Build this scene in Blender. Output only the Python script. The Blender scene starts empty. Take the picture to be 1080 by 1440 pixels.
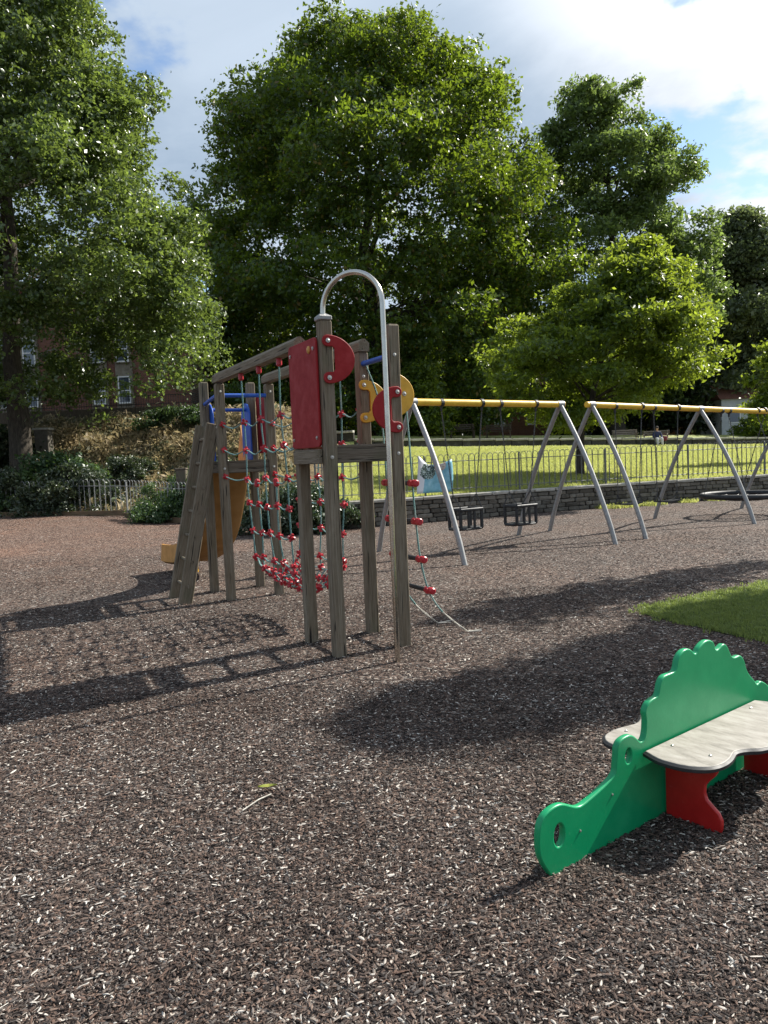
import bpy, bmesh, math, random
import numpy as np
from mathutils import Vector, Matrix
random.seed(7)
rng = np.random.default_rng(11)
S = bpy.context.scene
COL = S.collection
PI = math.pi

# ------------------------------------------------------------------ camera, sky, sun, exposure
EYE = 1.6
pitch, roll = math.radians(4.05), math.radians(2.5)
fw = Vector((0, math.cos(pitch), -math.sin(pitch)))
up0 = Vector((0, math.sin(pitch), math.cos(pitch)))
rt = math.cos(roll) * Vector((1, 0, 0)) - math.sin(roll) * up0
upc = math.cos(roll) * up0 + math.sin(roll) * Vector((1, 0, 0))
cd = bpy.data.cameras.new('camera')
cd.sensor_fit = 'AUTO'; cd.sensor_width = 36; cd.lens = 36 * 1082 / 1440
cd.clip_start = .05; cd.clip_end = 4000
cam = bpy.data.objects.new('camera', cd); COL.objects.link(cam)
M4 = Matrix.Identity(4)
for i in range(3):
    M4[i][0] = rt[i]; M4[i][1] = upc[i]; M4[i][2] = -fw[i]
M4[2][3] = EYE
cam.matrix_world = M4
S.camera = cam

SUN_AZ, SUN_EL = math.radians(31.5), math.radians(39.5)     # azimuth from +X towards +Y
sun_dir = Vector((math.cos(SUN_AZ) * math.cos(SUN_EL), math.sin(SUN_AZ) * math.cos(SUN_EL), math.sin(SUN_EL)))
W = bpy.data.worlds.new('World'); S.world = W; W.use_nodes = True
nt = W.node_tree; nt.nodes.clear()
def wn(t, **k):
    n = nt.nodes.new(t)
    for a, b in k.items(): setattr(n, a, b)
    return n
wl = nt.links.new
def wmath(op, a, b=None, c=None, clamp=False):
    n = wn('ShaderNodeMath', operation=op); n.use_clamp = clamp
    for i, x in enumerate((a, b, c)):
        if x is None: continue
        if isinstance(x, (int, float)): n.inputs[i].default_value = x
        else: wl(x, n.inputs[i])
    return n.outputs[0]
sky = wn('ShaderNodeTexSky', sky_type='NISHITA'); sky.sun_disc = False
sky.sun_elevation = SUN_EL; sky.sun_rotation = PI / 2 - SUN_AZ
sky.air_density = 1.0; sky.dust_density = .4; sky.ozone_density = 2.0
tc = wn('ShaderNodeTexCoord')
sep = wn('ShaderNodeSeparateXYZ'); wl(tc.outputs['Generated'], sep.inputs[0])
zz = wmath('ADD', wmath('MAXIMUM', sep.outputs[2], 0.0), .22)
comb = wn('ShaderNodeCombineXYZ')
wl(wmath('DIVIDE', sep.outputs[0], zz), comb.inputs[0]); wl(wmath('DIVIDE', sep.outputs[1], zz), comb.inputs[1])
comb.inputs[2].default_value = 0
def wnoise(scale, detail, rough, off, dist=0.0):
    mp = wn('ShaderNodeMapping'); mp.inputs[1].default_value = off; wl(comb.outputs[0], mp.inputs[0])
    n = wn('ShaderNodeTexNoise'); n.inputs['Scale'].default_value = scale; n.inputs['Detail'].default_value = detail
    n.inputs['Roughness'].default_value = rough; n.inputs['Distortion'].default_value = dist
    wl(mp.outputs[0], n.inputs['Vector']); return n.outputs[0]
def wramp(v, *stops):
    r = wn('ShaderNodeValToRGB'); e = r.color_ramp.elements
    while len(e) < len(stops): e.new(.5)
    for x, (p, c) in zip(e, stops):
        x.position = p; x.color = (c, c, c, 1) if isinstance(c, (int, float)) else (*c, 1)
    r.color_ramp.interpolation = 'EASE'
    wl(v, r.inputs[0]); return r.outputs[0]
dotn = wn('ShaderNodeVectorMath', operation='DOT_PRODUCT'); wl(tc.outputs['Generated'], dotn.inputs[0]); dotn.inputs[1].default_value = sun_dir
toward = wramp(dotn.outputs['Value'], (.72, 0.0), (.865, 1.0))
cover = wramp(wnoise(1.7, 7, .55, (3.1, 1.7, 0)), (.39, 0.0), (.465, 1.0))
tone = wnoise(1.15, 7, .55, (8.3, 2.2, 0), .5)
shade = wramp(tone, (.28, (.17, .23, .31)), (.68, (.355, .415, .49)))
bright = wramp(tone, (.25, (.46, .49, .53)), (.58, (.78, .785, .79)))
mx = wn('ShaderNodeMixRGB'); wl(toward, mx.inputs[0]); wl(shade, mx.inputs[1]); wl(bright, mx.inputs[2])
cl10 = wn('ShaderNodeMixRGB', blend_type='MULTIPLY'); cl10.inputs[0].default_value = 1
wl(mx.outputs[0], cl10.inputs[1]); cl10.inputs[2].default_value = (10, 10, 10, 1)
mix = wn('ShaderNodeMixRGB'); wl(cover, mix.inputs[0]); wl(sky.outputs[0], mix.inputs[1]); wl(cl10.outputs[0], mix.inputs[2])
bg = wn('ShaderNodeBackground'); bg.inputs[1].default_value = .10
wl(mix.outputs[0], bg.inputs[0])
wo = wn('ShaderNodeOutputWorld'); wl(bg.outputs[0], wo.inputs[0])

sd = bpy.data.lights.new('sun', 'SUN'); sd.energy = 5.0; sd.angle = math.radians(.5); sd.color = (1, .955, .87)
so = bpy.data.objects.new('sun', sd); COL.objects.link(so); so.location = (20, 12, 20)
so.rotation_euler = sun_dir.to_track_quat('Z', 'Y').to_euler()
S.view_settings.view_transform = 'Standard'; S.view_settings.look = 'None'
S.view_settings.gamma = 1; S.view_settings.use_curve_mapping = False
S.view_settings.exposure = .93
S.render.engine = 'CYCLES'
S.cycles.max_bounces = 6; S.cycles.diffuse_bounces = 3; S.cycles.transmission_bounces = 4; S.cycles.transparent_max_bounces = 6

# ------------------------------------------------------------------ materials
class NT:
    def __init__(s, name):
        s.m = bpy.data.materials.new(name); s.m.use_nodes = True
        s.t = s.m.node_tree; s.b = s.t.nodes['Principled BSDF']; s.o = s.t.nodes['Material Output']
    def n(s, ty, **k):
        x = s.t.nodes.new(ty)
        for a, b in k.items(): setattr(x, a, b)
        return x
    def l(s, a, b): s.t.links.new(a, b)
    def coord(s, kind='Object', scale=(1, 1, 1), loc=(0, 0, 0), rot=(0, 0, 0)):
        c = s.n('ShaderNodeTexCoord'); m = s.n('ShaderNodeMapping')
        m.inputs[1].default_value = loc; m.inputs[2].default_value = rot; m.inputs[3].default_value = scale
        s.l(c.outputs[kind], m.inputs[0]); return m.outputs[0]
    def geo(s, scale=(1, 1, 1)):
        c = s.n('ShaderNodeNewGeometry'); m = s.n('ShaderNodeMapping'); m.inputs[3].default_value = scale
        s.l(c.outputs['Position'], m.inputs[0]); return m.outputs[0]
    def noise(s, v, scale, detail=4, rough=.55, dist=0):
        x = s.n('ShaderNodeTexNoise'); x.inputs['Scale'].default_value = scale; x.inputs['Detail'].default_value = detail
        x.inputs['Roughness'].default_value = rough; x.inputs['Distortion'].default_value = dist
        s.l(v, x.inputs['Vector']); return x.outputs[0]
    def ramp(s, v, *stops, interp='LINEAR'):
        r = s.n('ShaderNodeValToRGB'); e = r.color_ramp.elements; r.color_ramp.interpolation = interp
        while len(e) < len(stops): e.new(.5)
        for x, (p, c) in zip(e, stops):
            x.position = p; x.color = (c, c, c, 1) if isinstance(c, (int, float)) else (*c, 1)
        s.l(v, r.inputs[0]); return r.outputs[0]
    def mix(s, f, a, b, mode='MIX'):
        x = s.n('ShaderNodeMixRGB', blend_type=mode)
        for i, v in enumerate((f, a, b)):
            if isinstance(v, (int, float)): x.inputs[i].default_value = v if i == 0 else (v, v, v, 1)
            elif isinstance(v, tuple): x.inputs[i].default_value = (*v, 1)
            else: s.l(v, x.inputs[i])
        return x.outputs[0]
    def math(s, op, a, b=0.0, clamp=False):
        x = s.n('ShaderNodeMath', operation=op); x.use_clamp = clamp
        for i, v in enumerate((a, b)):
            if isinstance(v, (int, float)): x.inputs[i].default_value = v
            else: s.l(v, x.inputs[i])
        return x.outputs[0]
    def bump(s, h, strength=.5, dist=.01):
        x = s.n('ShaderNodeBump'); x.inputs['Strength'].default_value = strength; x.inputs['Distance'].default_value = dist
        s.l(h, x.inputs['Height']); s.l(x.outputs[0], s.b.inputs['Normal']); return x
    def set(s, color=None, rough=None, metal=None, spec=None):
        for k, v in (('Base Color', color), ('Roughness', rough), ('Metallic', metal), ('Specular IOR Level', spec)):
            if v is None: continue
            if isinstance(v, tuple): s.b.inputs[k].default_value = (*v, 1)
            elif isinstance(v, (int, float)): s.b.inputs[k].default_value = v
            else: s.l(v, s.b.inputs[k])
        return s.m

def paint(name, c, rough=.35, wear=.25, dark=None, scale=9.0, spec=.5):
    t = NT(name); v = t.coord()
    a = t.noise(v, scale, 5, .65); d = dark or tuple(x * .78 for x in c)
    lt = tuple(min(1, x * 1.18 + .02) for x in c)
    col = t.ramp(a, (.25, d), (.5, c), (.85, lt))
    sc = t.noise(t.coord(scale=(60, 6, 14)), 3, 3, .7)
    col = t.mix(t.math('MULTIPLY', t.ramp(sc, (.66, 0.0), (.74, 1.0)), wear), col, tuple(min(1, x * .5 + .28) for x in c))
    t.bump(t.noise(v, 60, 3), .08, .004)
    return t.set(col, t.ramp(a, (.3, rough + .15), (.7, rough)), 0, spec)

def mk_timber(name, tint=(1, 1, 1), moss=.35):
    t = NT(name); oi = t.n('ShaderNodeObjectInfo')
    c = t.n('ShaderNodeTexCoord'); ad = t.n('ShaderNodeVectorMath', operation='ADD'); sc = t.n('ShaderNodeVectorMath', operation='SCALE')
    cb = t.n('ShaderNodeCombineXYZ')
    for i in range(3): t.l(oi.outputs['Random'], cb.inputs[i])
    t.l(cb.outputs[0], sc.inputs[0]); sc.inputs['Scale'].default_value = 37
    t.l(c.outputs['Object'], ad.inputs[0]); t.l(sc.outputs[0], ad.inputs[1])
    m = t.n('ShaderNodeMapping'); m.inputs[3].default_value = (1, 1, .045); t.l(ad.outputs[0], m.inputs[0])
    g = t.noise(m.outputs[0], 85, 6, .68, .6)
    big = t.noise(m.outputs[0], 14, 4, .6)
    m2 = t.n('ShaderNodeMapping'); m2.inputs[3].default_value = (1, 1, .6); t.l(ad.outputs[0], m2.inputs[0])
    st = t.noise(m2.outputs[0], 4, 5, .6)
    k = lambda c_: tuple(x * y for x, y in zip(c_, tint))
    col = t.ramp(g, (.26, k((.085, .067, .050))), (.45, k((.175, .145, .112))), (.62, k((.26, .226, .185))), (.82, k((.36, .33, .28))))
    col = t.mix(t.ramp(big, (.35, .75), (.6, 0.0)), col, t.mix(.5, col, k((.13, .095, .06))))
    col = t.mix(t.math('MULTIPLY', t.ramp(st, (.52, 0.0), (.72, 1.0)), moss), col, (.085, .095, .05))
    crack = t.ramp(t.noise(m.outputs[0], 46, 2, .5), (.33, 0.0), (.36, 1.0))
    col = t.mix(crack, (.022, .018, .014), col)
    h = t.mix(.5, g, crack)
    t.bump(h, .55, .006)
    return t.set(col, .85, 0, .25)

MAT = {}
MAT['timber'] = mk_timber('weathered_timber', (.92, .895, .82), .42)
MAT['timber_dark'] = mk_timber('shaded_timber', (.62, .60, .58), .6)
MAT['edging'] = mk_timber('edging_timber', (.75, .6, .45), .4)
MAT['red'] = paint('red_board', (.27, .013, .015), .5, .08, spec=.22)
MAT['red_gloss'] = paint('red_leg_board', (.46, .016, .014), .25, .1)
MAT['yellow'] = paint('yellow_board', (.62, .34, .022), .42, .3)
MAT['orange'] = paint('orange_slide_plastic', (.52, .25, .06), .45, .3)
MAT['slide_under'] = paint('dusty_shaded_underside', (.30, .165, .055), .65, .3, scale=5, spec=.2)  # browner than the slide: shade below put into the colour, with some dust
MAT['blue'] = paint('blue_paint', (.012, .085, .42), .35, .2)
MAT['green'] = paint('green_board', (.002, .27, .10), .28, .3, dark=(.002, .235, .088), scale=4, spec=.42)
MAT['nylon_red'] = paint('red_nylon', (.40, .012, .022), .3, .1, scale=30)
MAT['bar_yellow'] = paint('yellow_powder_coat', (.72, .44, .03), .4, .35)
MAT['rubber'] = paint('black_rubber', (.014, .014, .015), .5, .1)
MAT['dark_metal'] = paint('dark_iron', (.03, .032, .035), .5, .2)
MAT['white'] = paint('white_frame_paint', (.72, .72, .70), .5, .1)
def metal(name, c, rough, metal_=1.0, grime=.35):
    t = NT(name); v = t.coord(); a = t.noise(v, 18, 5, .65)
    col = t.mix(t.math('MULTIPLY', t.ramp(a, (.45, 0.0), (.75, 1.0)), grime), c, tuple(x * .45 for x in c))
    t.bump(t.noise(v, 90, 2), .06, .002)
    return t.set(col, t.ramp(a, (.3, rough), (.75, rough + .2)), metal_, .5)
MAT['steel'] = metal('polished_steel', (.55, .52, .46), .11, 1.0, .2)
MAT['galv'] = metal('galvanised_steel', (.31, .31, .305), .5, .55)
MAT['fence'] = metal('weathered_grey_iron', (.26, .265, .26), .55, .3); MAT['fence_dark'] = metal('dark_grey_iron', (.15, .155, .15), .55, .3)
MAT['chain'] = metal('chain_steel', (.11, .11, .11), .5, .6)
MAT['bolt'] = metal('bolt_steel', (.50, .48, .44), .3, .9)
def rope():
    t = NT('teal_rope'); v = t.coord(scale=(1, 1, 1))
    w = t.n('ShaderNodeTexWave'); w.inputs['Scale'].default_value = 60; w.inputs['Distortion'].default_value = 2
    t.l(t.coord(rot=(.6, .6, 0)), w.inputs['Vector'])
    col = t.ramp(w.outputs[1], (.2, (.02, .085, .08)), (.6, (.10, .28, .26)), (.9, (.28, .44, .41)))
    n = t.noise(v, 5, 4)
    col = t.mix(t.ramp(n, (.5, 0.0), (.7, .5)), col, (.36, .37, .33))
    t.bump(w.outputs[1], .5, .003); return t.set(col, .8)
MAT['rope'] = rope()
t = NT('frayed_rope'); MAT['rope_pale'] = t.set(t.ramp(t.noise(t.coord(), 40), (.3, (.28, .26, .22)), (.7, (.6, .57, .5))), .9)
t = NT('grey_seat_board'); v = t.coord(); a = t.noise(t.coord(scale=(3, 1, 1)), 6, 7, .7)
col = t.ramp(a, (.3, (.15, .135, .115)), (.5, (.28, .255, .22)), (.72, (.39, .365, .33)))
t.bump(t.noise(v, 140, 3), .25, .002); MAT['seat'] = t.set(col, .55, 0, .4)

def leafmat(name, base, trans, var=.35, rough=.42, tf=.42, autumn=None, spec=.5):
    t = NT(name); g = t.n('ShaderNodeNewGeometry'); r = g.outputs['Random Per Island']
    lo = tuple(x * (1 - var) for x in base); hi = tuple(x * (1 + var) for x in base)
    col = t.ramp(r, (0, lo), (.6, base), (1, hi))
    tr = t.ramp(r, (0, tuple(x * .65 for x in trans)), (.6, trans), (1, tuple(x * 1.25 for x in trans)))
    big = t.noise(t.geo(), .55, 4, .6)
    col = t.mix(t.ramp(big, (.42, 0.0), (.66, .55)), col, tuple(min(1, x * y) for x, y in zip(base, (1.75, 1.45, 1.0))))
    if name == 'dry_leaf': col = t.mix(t.ramp(t.noise(t.geo(), .42, 5, .65), (.47, 0.0), (.56, .9)), col, t.ramp(r, (0, (.03, .045, .018)), (1, (.075, .11, .04))))
    if autumn:
        r2 = t.n('ShaderNodeTexWhiteNoise', noise_dimensions='1D'); t.l(r, r2.inputs[1])
        f = t.ramp(r2.outputs[0], (.90, 0.0), (.92, 1.0), interp='CONSTANT')
        col = t.mix(f, col, autumn)
    t.set(col, rough, 0, spec)
    tn = t.n('ShaderNodeBsdfTranslucent'); t.l(tr, tn.inputs[0])
    mxs = t.n('ShaderNodeMixShader'); mxs.inputs[0].default_value = tf
    t.l(t.b.outputs[0], mxs.inputs[1]); t.l(tn.outputs[0], mxs.inputs[2]); t.l(mxs.outputs[0], t.o.inputs[0])
    return t.m
MAT['leaf_left'] = leafmat('lime_leaf', (.064, .105, .032), (.24, .33, .055), rough=.36, tf=.38, spec=.7)
MAT['leaf_chestnut'] = leafmat('chestnut_leaf', (.040, .078, .018), (.245, .345, .022), autumn=(.14, .09, .02), tf=.40)
MAT['leaf_ash'] = leafmat('ash_leaf', (.080, .125, .045), (.24, .34, .07), tf=.42)
MAT['leaf_far'] = leafmat('grey_green_leaf', (.10, .13, .07), (.22, .28, .09), tf=.38)
MAT['leaf_cherry'] = leafmat('cherry_leaf', (.060, .105, .020), (.33, .42, .035), tf=.48)
MAT['leaf_dark'] = leafmat('evergreen_leaf', (.022, .038, .014), (.05, .08, .015), tf=.25)
MAT['leaf_shrub'] = leafmat('shrub_leaf', (.045, .085, .035), (.12, .2, .04), tf=.3)
MAT['leaf_ivy'] = leafmat('ivy_leaf', (.040, .058, .032), (.08, .12, .03), tf=.22, spec=.6)
MAT['leaf_juniper'] = leafmat('juniper_leaf', (.045, .07, .04), (.08, .13, .04), tf=.2)
MAT['leaf_dry'] = leafmat('dry_leaf', (.30, .245, .15), (.36, .29, .15), var=.6, tf=.4, autumn=(.06, .095, .03), rough=.7)
MAT['grass'] = leafmat('grass_blade', (.22, .245, .085), (.55, .58, .16), tf=.5, rough=.5, spec=.3); MAT['turf'] = leafmat('turf_blade', (.105, .15, .048), (.29, .36, .09), var=.5, tf=.42, rough=.5, spec=.3, autumn=(.28, .24, .10))
t = NT('bark'); v = t.geo((1, 1, .25)); a = t.noise(v, 14, 6, .7)
t.bump(a, .8, .03); MAT['bark'] = t.set(t.ramp(a, (.3, (.022, .018, .014)), (.7, (.095, .08, .062))), .9, 0, .2)

def mk_chips_ground():
    t = NT('rubber_mulch'); p = t.geo()
    wob = t.n('ShaderNodeTexNoise'); wob.inputs['Scale'].default_value = 22; wob.inputs['Detail'].default_value = 2; t.l(p, wob.inputs['Vector'])
    off = t.n('ShaderNodeVectorMath', operation='MULTIPLY_ADD'); t.l(wob.outputs[1], off.inputs[0]); off.inputs[1].default_value = (.05, .05, 0); t.l(p, off.inputs[2])
    cols = []; hs = []
    for k, (rz, sc) in enumerate(((.4, 42), (1.7, 36))):
        m = t.n('ShaderNodeMapping'); m.inputs[2].default_value = (0, 0, rz); m.inputs[3].default_value = (1, 2.7, 1); t.l(off.outputs[0], m.inputs[0])
        vo = t.n('ShaderNodeTexVoronoi'); vo.inputs['Scale'].default_value = sc; t.l(m.outputs[0], vo.inputs['Vector'])
        sx = t.n('ShaderNodeSeparateColor'); t.l(vo.outputs['Color'], sx.inputs[0])
        c = t.ramp(sx.outputs[0], (0, (.02, .016, .015)), (.2, (.052, .040, .035)), (.46, (.10, .073, .06)), (.70, (.16, .108, .083)), (.86, (.12, .105, .095)), (.925, (.40, .36, .31)), interp='CONSTANT')
        cols.append(c); hs.append(t.math('ADD', vo.outputs['Distance'], t.math('MULTIPLY', sx.outputs[1], .5)))
    sel = t.ramp(t.noise(p, 30, 2), (.48, 0.0), (.52, 1.0))
    col = t.mix(sel, cols[0], cols[1]); h = t.mix(sel, hs[0], hs[1])
    dirt = t.noise(p, .55, 4, .55)
    col = t.mix(t.ramp(dirt, (.45, 0.0), (.75, .5)), col, t.mix(1.0, col, (1.5, 1.22, 1.05), 'MULTIPLY'))
    damp = t.noise(p, 1.3, 3, .6)
    col = t.mix(t.ramp(damp, (.52, 0.0), (.75, .35)), col, t.mix(1.0, col, (.62, .6, .6), 'MULTIPLY'))
    # worn, redder stretch of older mulch at the far left edge of the play area
    q = t.n('ShaderNodeVectorMath', operation='DISTANCE'); t.l(p, q.inputs[0]); q.inputs[1].default_value = (-10.5, 20, 0)
    f = t.math('ADD', q.outputs['Value'], t.math('MULTIPLY', t.noise(p, .5, 4), 4.0))
    col = t.mix(t.ramp(t.math('DIVIDE', f, 16.0), (.45, .5), (.8, 0.0)), col, t.mix(1.0, col, (1.7, 1.35, 1.2), 'MULTIPLY'))
    t.bump(h, .6, .012)
    return t.set(col, .8, 0, .15)
MAT['mulch'] = mk_chips_ground()
def chipmat(name, stops, rough=.8):
    t = NT(name); oi = t.n('ShaderNodeObjectInfo'); c = t.ramp(oi.outputs['Random'], *stops, interp='CONSTANT')
    a = t.noise(oi.outputs['Location'], .9, 4, .6); b = t.noise(oi.outputs['Location'], 4.5, 3, .6)
    c = t.mix(t.ramp(a, (.40, .75), (.58, 0.0)), c, t.mix(1.0, c, (.62, .58, .56), 'MULTIPLY'))
    c = t.mix(t.ramp(b, (.50, 0.0), (.70, .6)), c, t.mix(.5, c, (.135, .10, .082)))
    return t.set(c, rough, 0, .12)
MAT['chip'] = chipmat('rubber_chip', [(0, (.018, .015, .014)), (.17, (.048, .038, .034)), (.38, (.090, .068, .058)), (.58, (.145, .098, .077)), (.70, (.105, .094, .087)), (.80, (.20, .148, .12)), (.885, (.26, .225, .195)), (.945, (.58, .54, .48))])
t = NT('asphalt'); p = t.geo(); MAT['asphalt'] = t.set(t.ramp(t.noise(p, 60, 3), (.3, (.035, .034, .033)), (.7, (.075, .072, .07))), .85)
t = NT('lawn'); p = t.geo(); a = t.noise(p, 26, 6, .7); b = t.noise(p, .7, 4, .6)
col = t.ramp(a, (.25, (.14, .175, .045)), (.5, (.25, .285, .085)), (.75, (.36, .37, .14)))
col = t.mix(t.ramp(b, (.42, 0.0), (.7, .65)), col, (.40, .37, .20))
t.bump(a, 1.0, .05); MAT['lawn'] = t.set(col, .8, 0, .2)
t = NT('turf_soil'); p = t.geo(); a = t.noise(p, 30, 6, .7); t.bump(a, 1.0, .03); MAT['turf_soil'] = t.set(t.ramp(a, (.3, (.05, .075, .018)), (.55, (.09, .125, .03)), (.75, (.15, .16, .06))), .85, 0, .15)
t = NT('bank_soil'); p = t.geo(); a = t.noise(p, 5, 7, .7)
t.bump(a, .9, .15); MAT['soil'] = t.set(t.ramp(a, (.3, (.05, .035, .022)), (.5, (.13, .095, .05)), (.72, (.22, .165, .085))), .9, 0, .2)
def stone(name, a_, b_, c_, sc=9):
    t = NT(name); oi = t.n('ShaderNodeObjectInfo'); v = t.geo(); a = t.noise(v, sc, 6, .68)
    base = t.ramp(oi.outputs['Random'], (0, a_), (.5, b_), (1, c_))
    col = t.mix(t.ramp(a, (.3, .7), (.65, 0.0)), base, t.mix(1.0, base, (.45, .43, .38), 'MULTIPLY'))
    col = t.mix(t.ramp(t.noise(v, 3.2, 4), (.55, 0.0), (.72, .5)), col, (.19, .185, .16))
    t.bump(a, .7, .02); return t.set(col, .9, 0, .2)
MAT['stone'] = stone('grey_wall_stone', (.085, .076, .064), (.145, .131, .11), (.235, .213, .18))
MAT['mortar'] = stone('dark_mortar', (.05, .047, .042), (.06, .056, .05), (.07, .065, .06))
MAT['coping'] = stone('pale_coping', (.34, .32, .28), (.40, .38, .335), (.48, .46, .41), 6)
MAT['buff'] = stone('buff_stone', (.24, .21, .165), (.26, .23, .18), (.28, .25, .2), 3)
t = NT('brick'); v = t.geo(); mp = t.n('ShaderNodeMapping'); mp.inputs[2].default_value = (PI / 2, 0, 0); t.l(v, mp.inputs[0])
bt = t.n('ShaderNodeTexBrick'); bt.inputs['Scale'].default_value = 4.2; bt.inputs['Color1'].default_value = (.155, .058, .036, 1); bt.inputs['Color2'].default_value = (.235, .092, .056, 1)
bt.inputs['Mortar'].default_value = (.2, .17, .14, 1); bt.inputs['Mortar Size'].default_value = .015; t.l(mp.outputs[0], bt.inputs['Vector'])
t.bump(bt.outputs['Fac'], .4, .01); MAT['brick'] = t.set(t.mix(t.noise(v, 1.5, 4), bt.outputs[0], t.mix(1.0, bt.outputs[0], (.6, .6, .6), 'MULTIPLY')), .9)
t = NT('window_glass'); MAT['glass'] = t.set((.05, .065, .085), .06, 0, 1.0)
t = NT('roof_tile'); MAT['roof'] = t.set(t.ramp(t.noise(t.geo((1, 1, 4)), 5, 4), (.3, (.12, .05, .035)), (.7, (.2, .085, .055))), .85)
t = NT('pale_render'); MAT['render'] = t.set(t.ramp(t.noise(t.geo(), 2, 5), (.3, (.38, .39, .40)), (.7, (.52, .53, .53))), .85)
t = NT('skin'); MAT['skin'] = t.set(t.ramp(t.noise(t.coord(), 12), (.3, (.40, .22, .15)), (.7, (.50, .29, .20))), .55)
def cloth(n, c):
    t = NT(n); a = t.noise(t.coord(), 25, 4); t.bump(a, .3, .01)
    return t.set(t.ramp(a, (.3, tuple(x * .75 for x in c)), (.7, tuple(min(1, x * 1.2) for x in c))), .85)
MAT['navy'] = cloth('navy_cloth', (.022, .028, .075)); MAT['palecloth'] = cloth('pale_cloth', (.55, .54, .52)); MAT['maroon'] = cloth('maroon_cloth', (.14, .02, .03)); MAT['hair'] = cloth('dark_hair', (.025, .018, .013))
MAT['bench_dark'] = mk_timber('dark_bench_timber', (.3, .28, .26), .1); MAT['bench_pale'] = mk_timber('pale_bench_timber', (1.15, 1.15, 1.15), .1)
def banner_mat():
    t = NT('printed_banner'); u = t.coord('Object')
    sx = t.n('ShaderNodeSeparateXYZ'); t.l(u, sx.inputs[0]); x, z = sx.outputs[0], sx.outputs[2]
    wsh = t.noise(u, 6, 4)
    col = t.ramp(wsh, (.3, (.10, .30, .38)), (.55, (.19, .42, .52)), (.75, (.36, .55, .62)))
    # pale slanted strip at the left and a dark leafy photograph beside it (the print itself)
    lf = t.math('LESS_THAN', t.math('ADD', x, t.math('MULTIPLY', z, -.22)), -.36)
    col = t.mix(lf, col, (.62, .63, .66))
    d = t.n('ShaderNodeVectorMath', operation='DISTANCE'); t.l(u, d.inputs[0]); d.inputs[1].default_value = (-.17, 0, .52)
    inp = t.math('LESS_THAN', t.math('ADD', d.outputs['Value'], t.math('MULTIPLY', t.noise(u, 9, 3), .18)), .30)
    leaf = t.ramp(t.noise(u, 16, 4, .6, 1.5), (.44, (.012, .03, .03)), (.5, (.10, .16, .12)), (.57, (.42, .5, .5)), interp='CONSTANT')
    col = t.mix(inp, col, leaf)
    d2 = t.n('ShaderNodeVectorMath', operation='DISTANCE'); t.l(u, d2.inputs[0]); d2.inputs[1].default_value = (.2, 0, .66)
    col = t.mix(t.math('LESS_THAN', d2.outputs['Value'], .13), col, t.ramp(t.noise(u, 14, 3), (.45, (.35, .22, .18)), (.55, (.5, .52, .5))))
    return t.set(col, .5)
MAT['banner'] = banner_mat()

# ------------------------------------------------------------------ mesh helpers
def mesh(name, v, f, m, smooth=False):
    me = bpy.data.meshes.new(name); me.from_pydata(v, [], f)
    if m: me.materials.append(m)
    if smooth: me.shade_smooth()
    me.update(); return me
def fastmesh(name, V, quads, m, smooth=False):
    V = np.asarray(V, np.float32); Q = np.asarray(quads, np.int32); k = Q.shape[1]
    me = bpy.data.meshes.new(name)
    me.vertices.add(len(V)); me.vertices.foreach_set('co', V.ravel())
    me.loops.add(Q.size); me.loops.foreach_set('vertex_index', Q.ravel())
    me.polygons.add(len(Q)); me.polygons.foreach_set('loop_start', np.arange(0, Q.size, k, dtype=np.int32))
    if smooth: me.polygons.foreach_set('use_smooth', np.ones(len(Q), bool))
    me.update(calc_edges=True)
    if m: me.materials.append(m)
    return me
def link(name, me, parent=None, loc=(0, 0, 0), rot=(0, 0, 0), scale=None):
    o = bpy.data.objects.new(name, me); COL.objects.link(o); o.location = loc; o.rotation_euler = rot
    if scale: o.scale = scale
    if parent: o.parent = parent
    return o
def tag(o, label=None, cat=None, group=None, kind=None):
    for k, v in (('label', label), ('category', cat), ('group', group), ('kind', kind)):
        if v: o[k] = v
    return o
def thing(name, label, cat, loc=(0, 0, 0), rz=0, group=None):
    o = bpy.data.objects.new(name, None); COL.objects.link(o); o.location = loc; o.rotation_euler = (0, 0, rz); o.empty_display_size = .2
    return tag(o, label, cat, group)
def copy_tree(o, parent=None):
    c = o.copy(); COL.objects.link(c); c.parent = parent
    for ch in list(o.children): copy_tree(ch, c)
    return c

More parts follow.
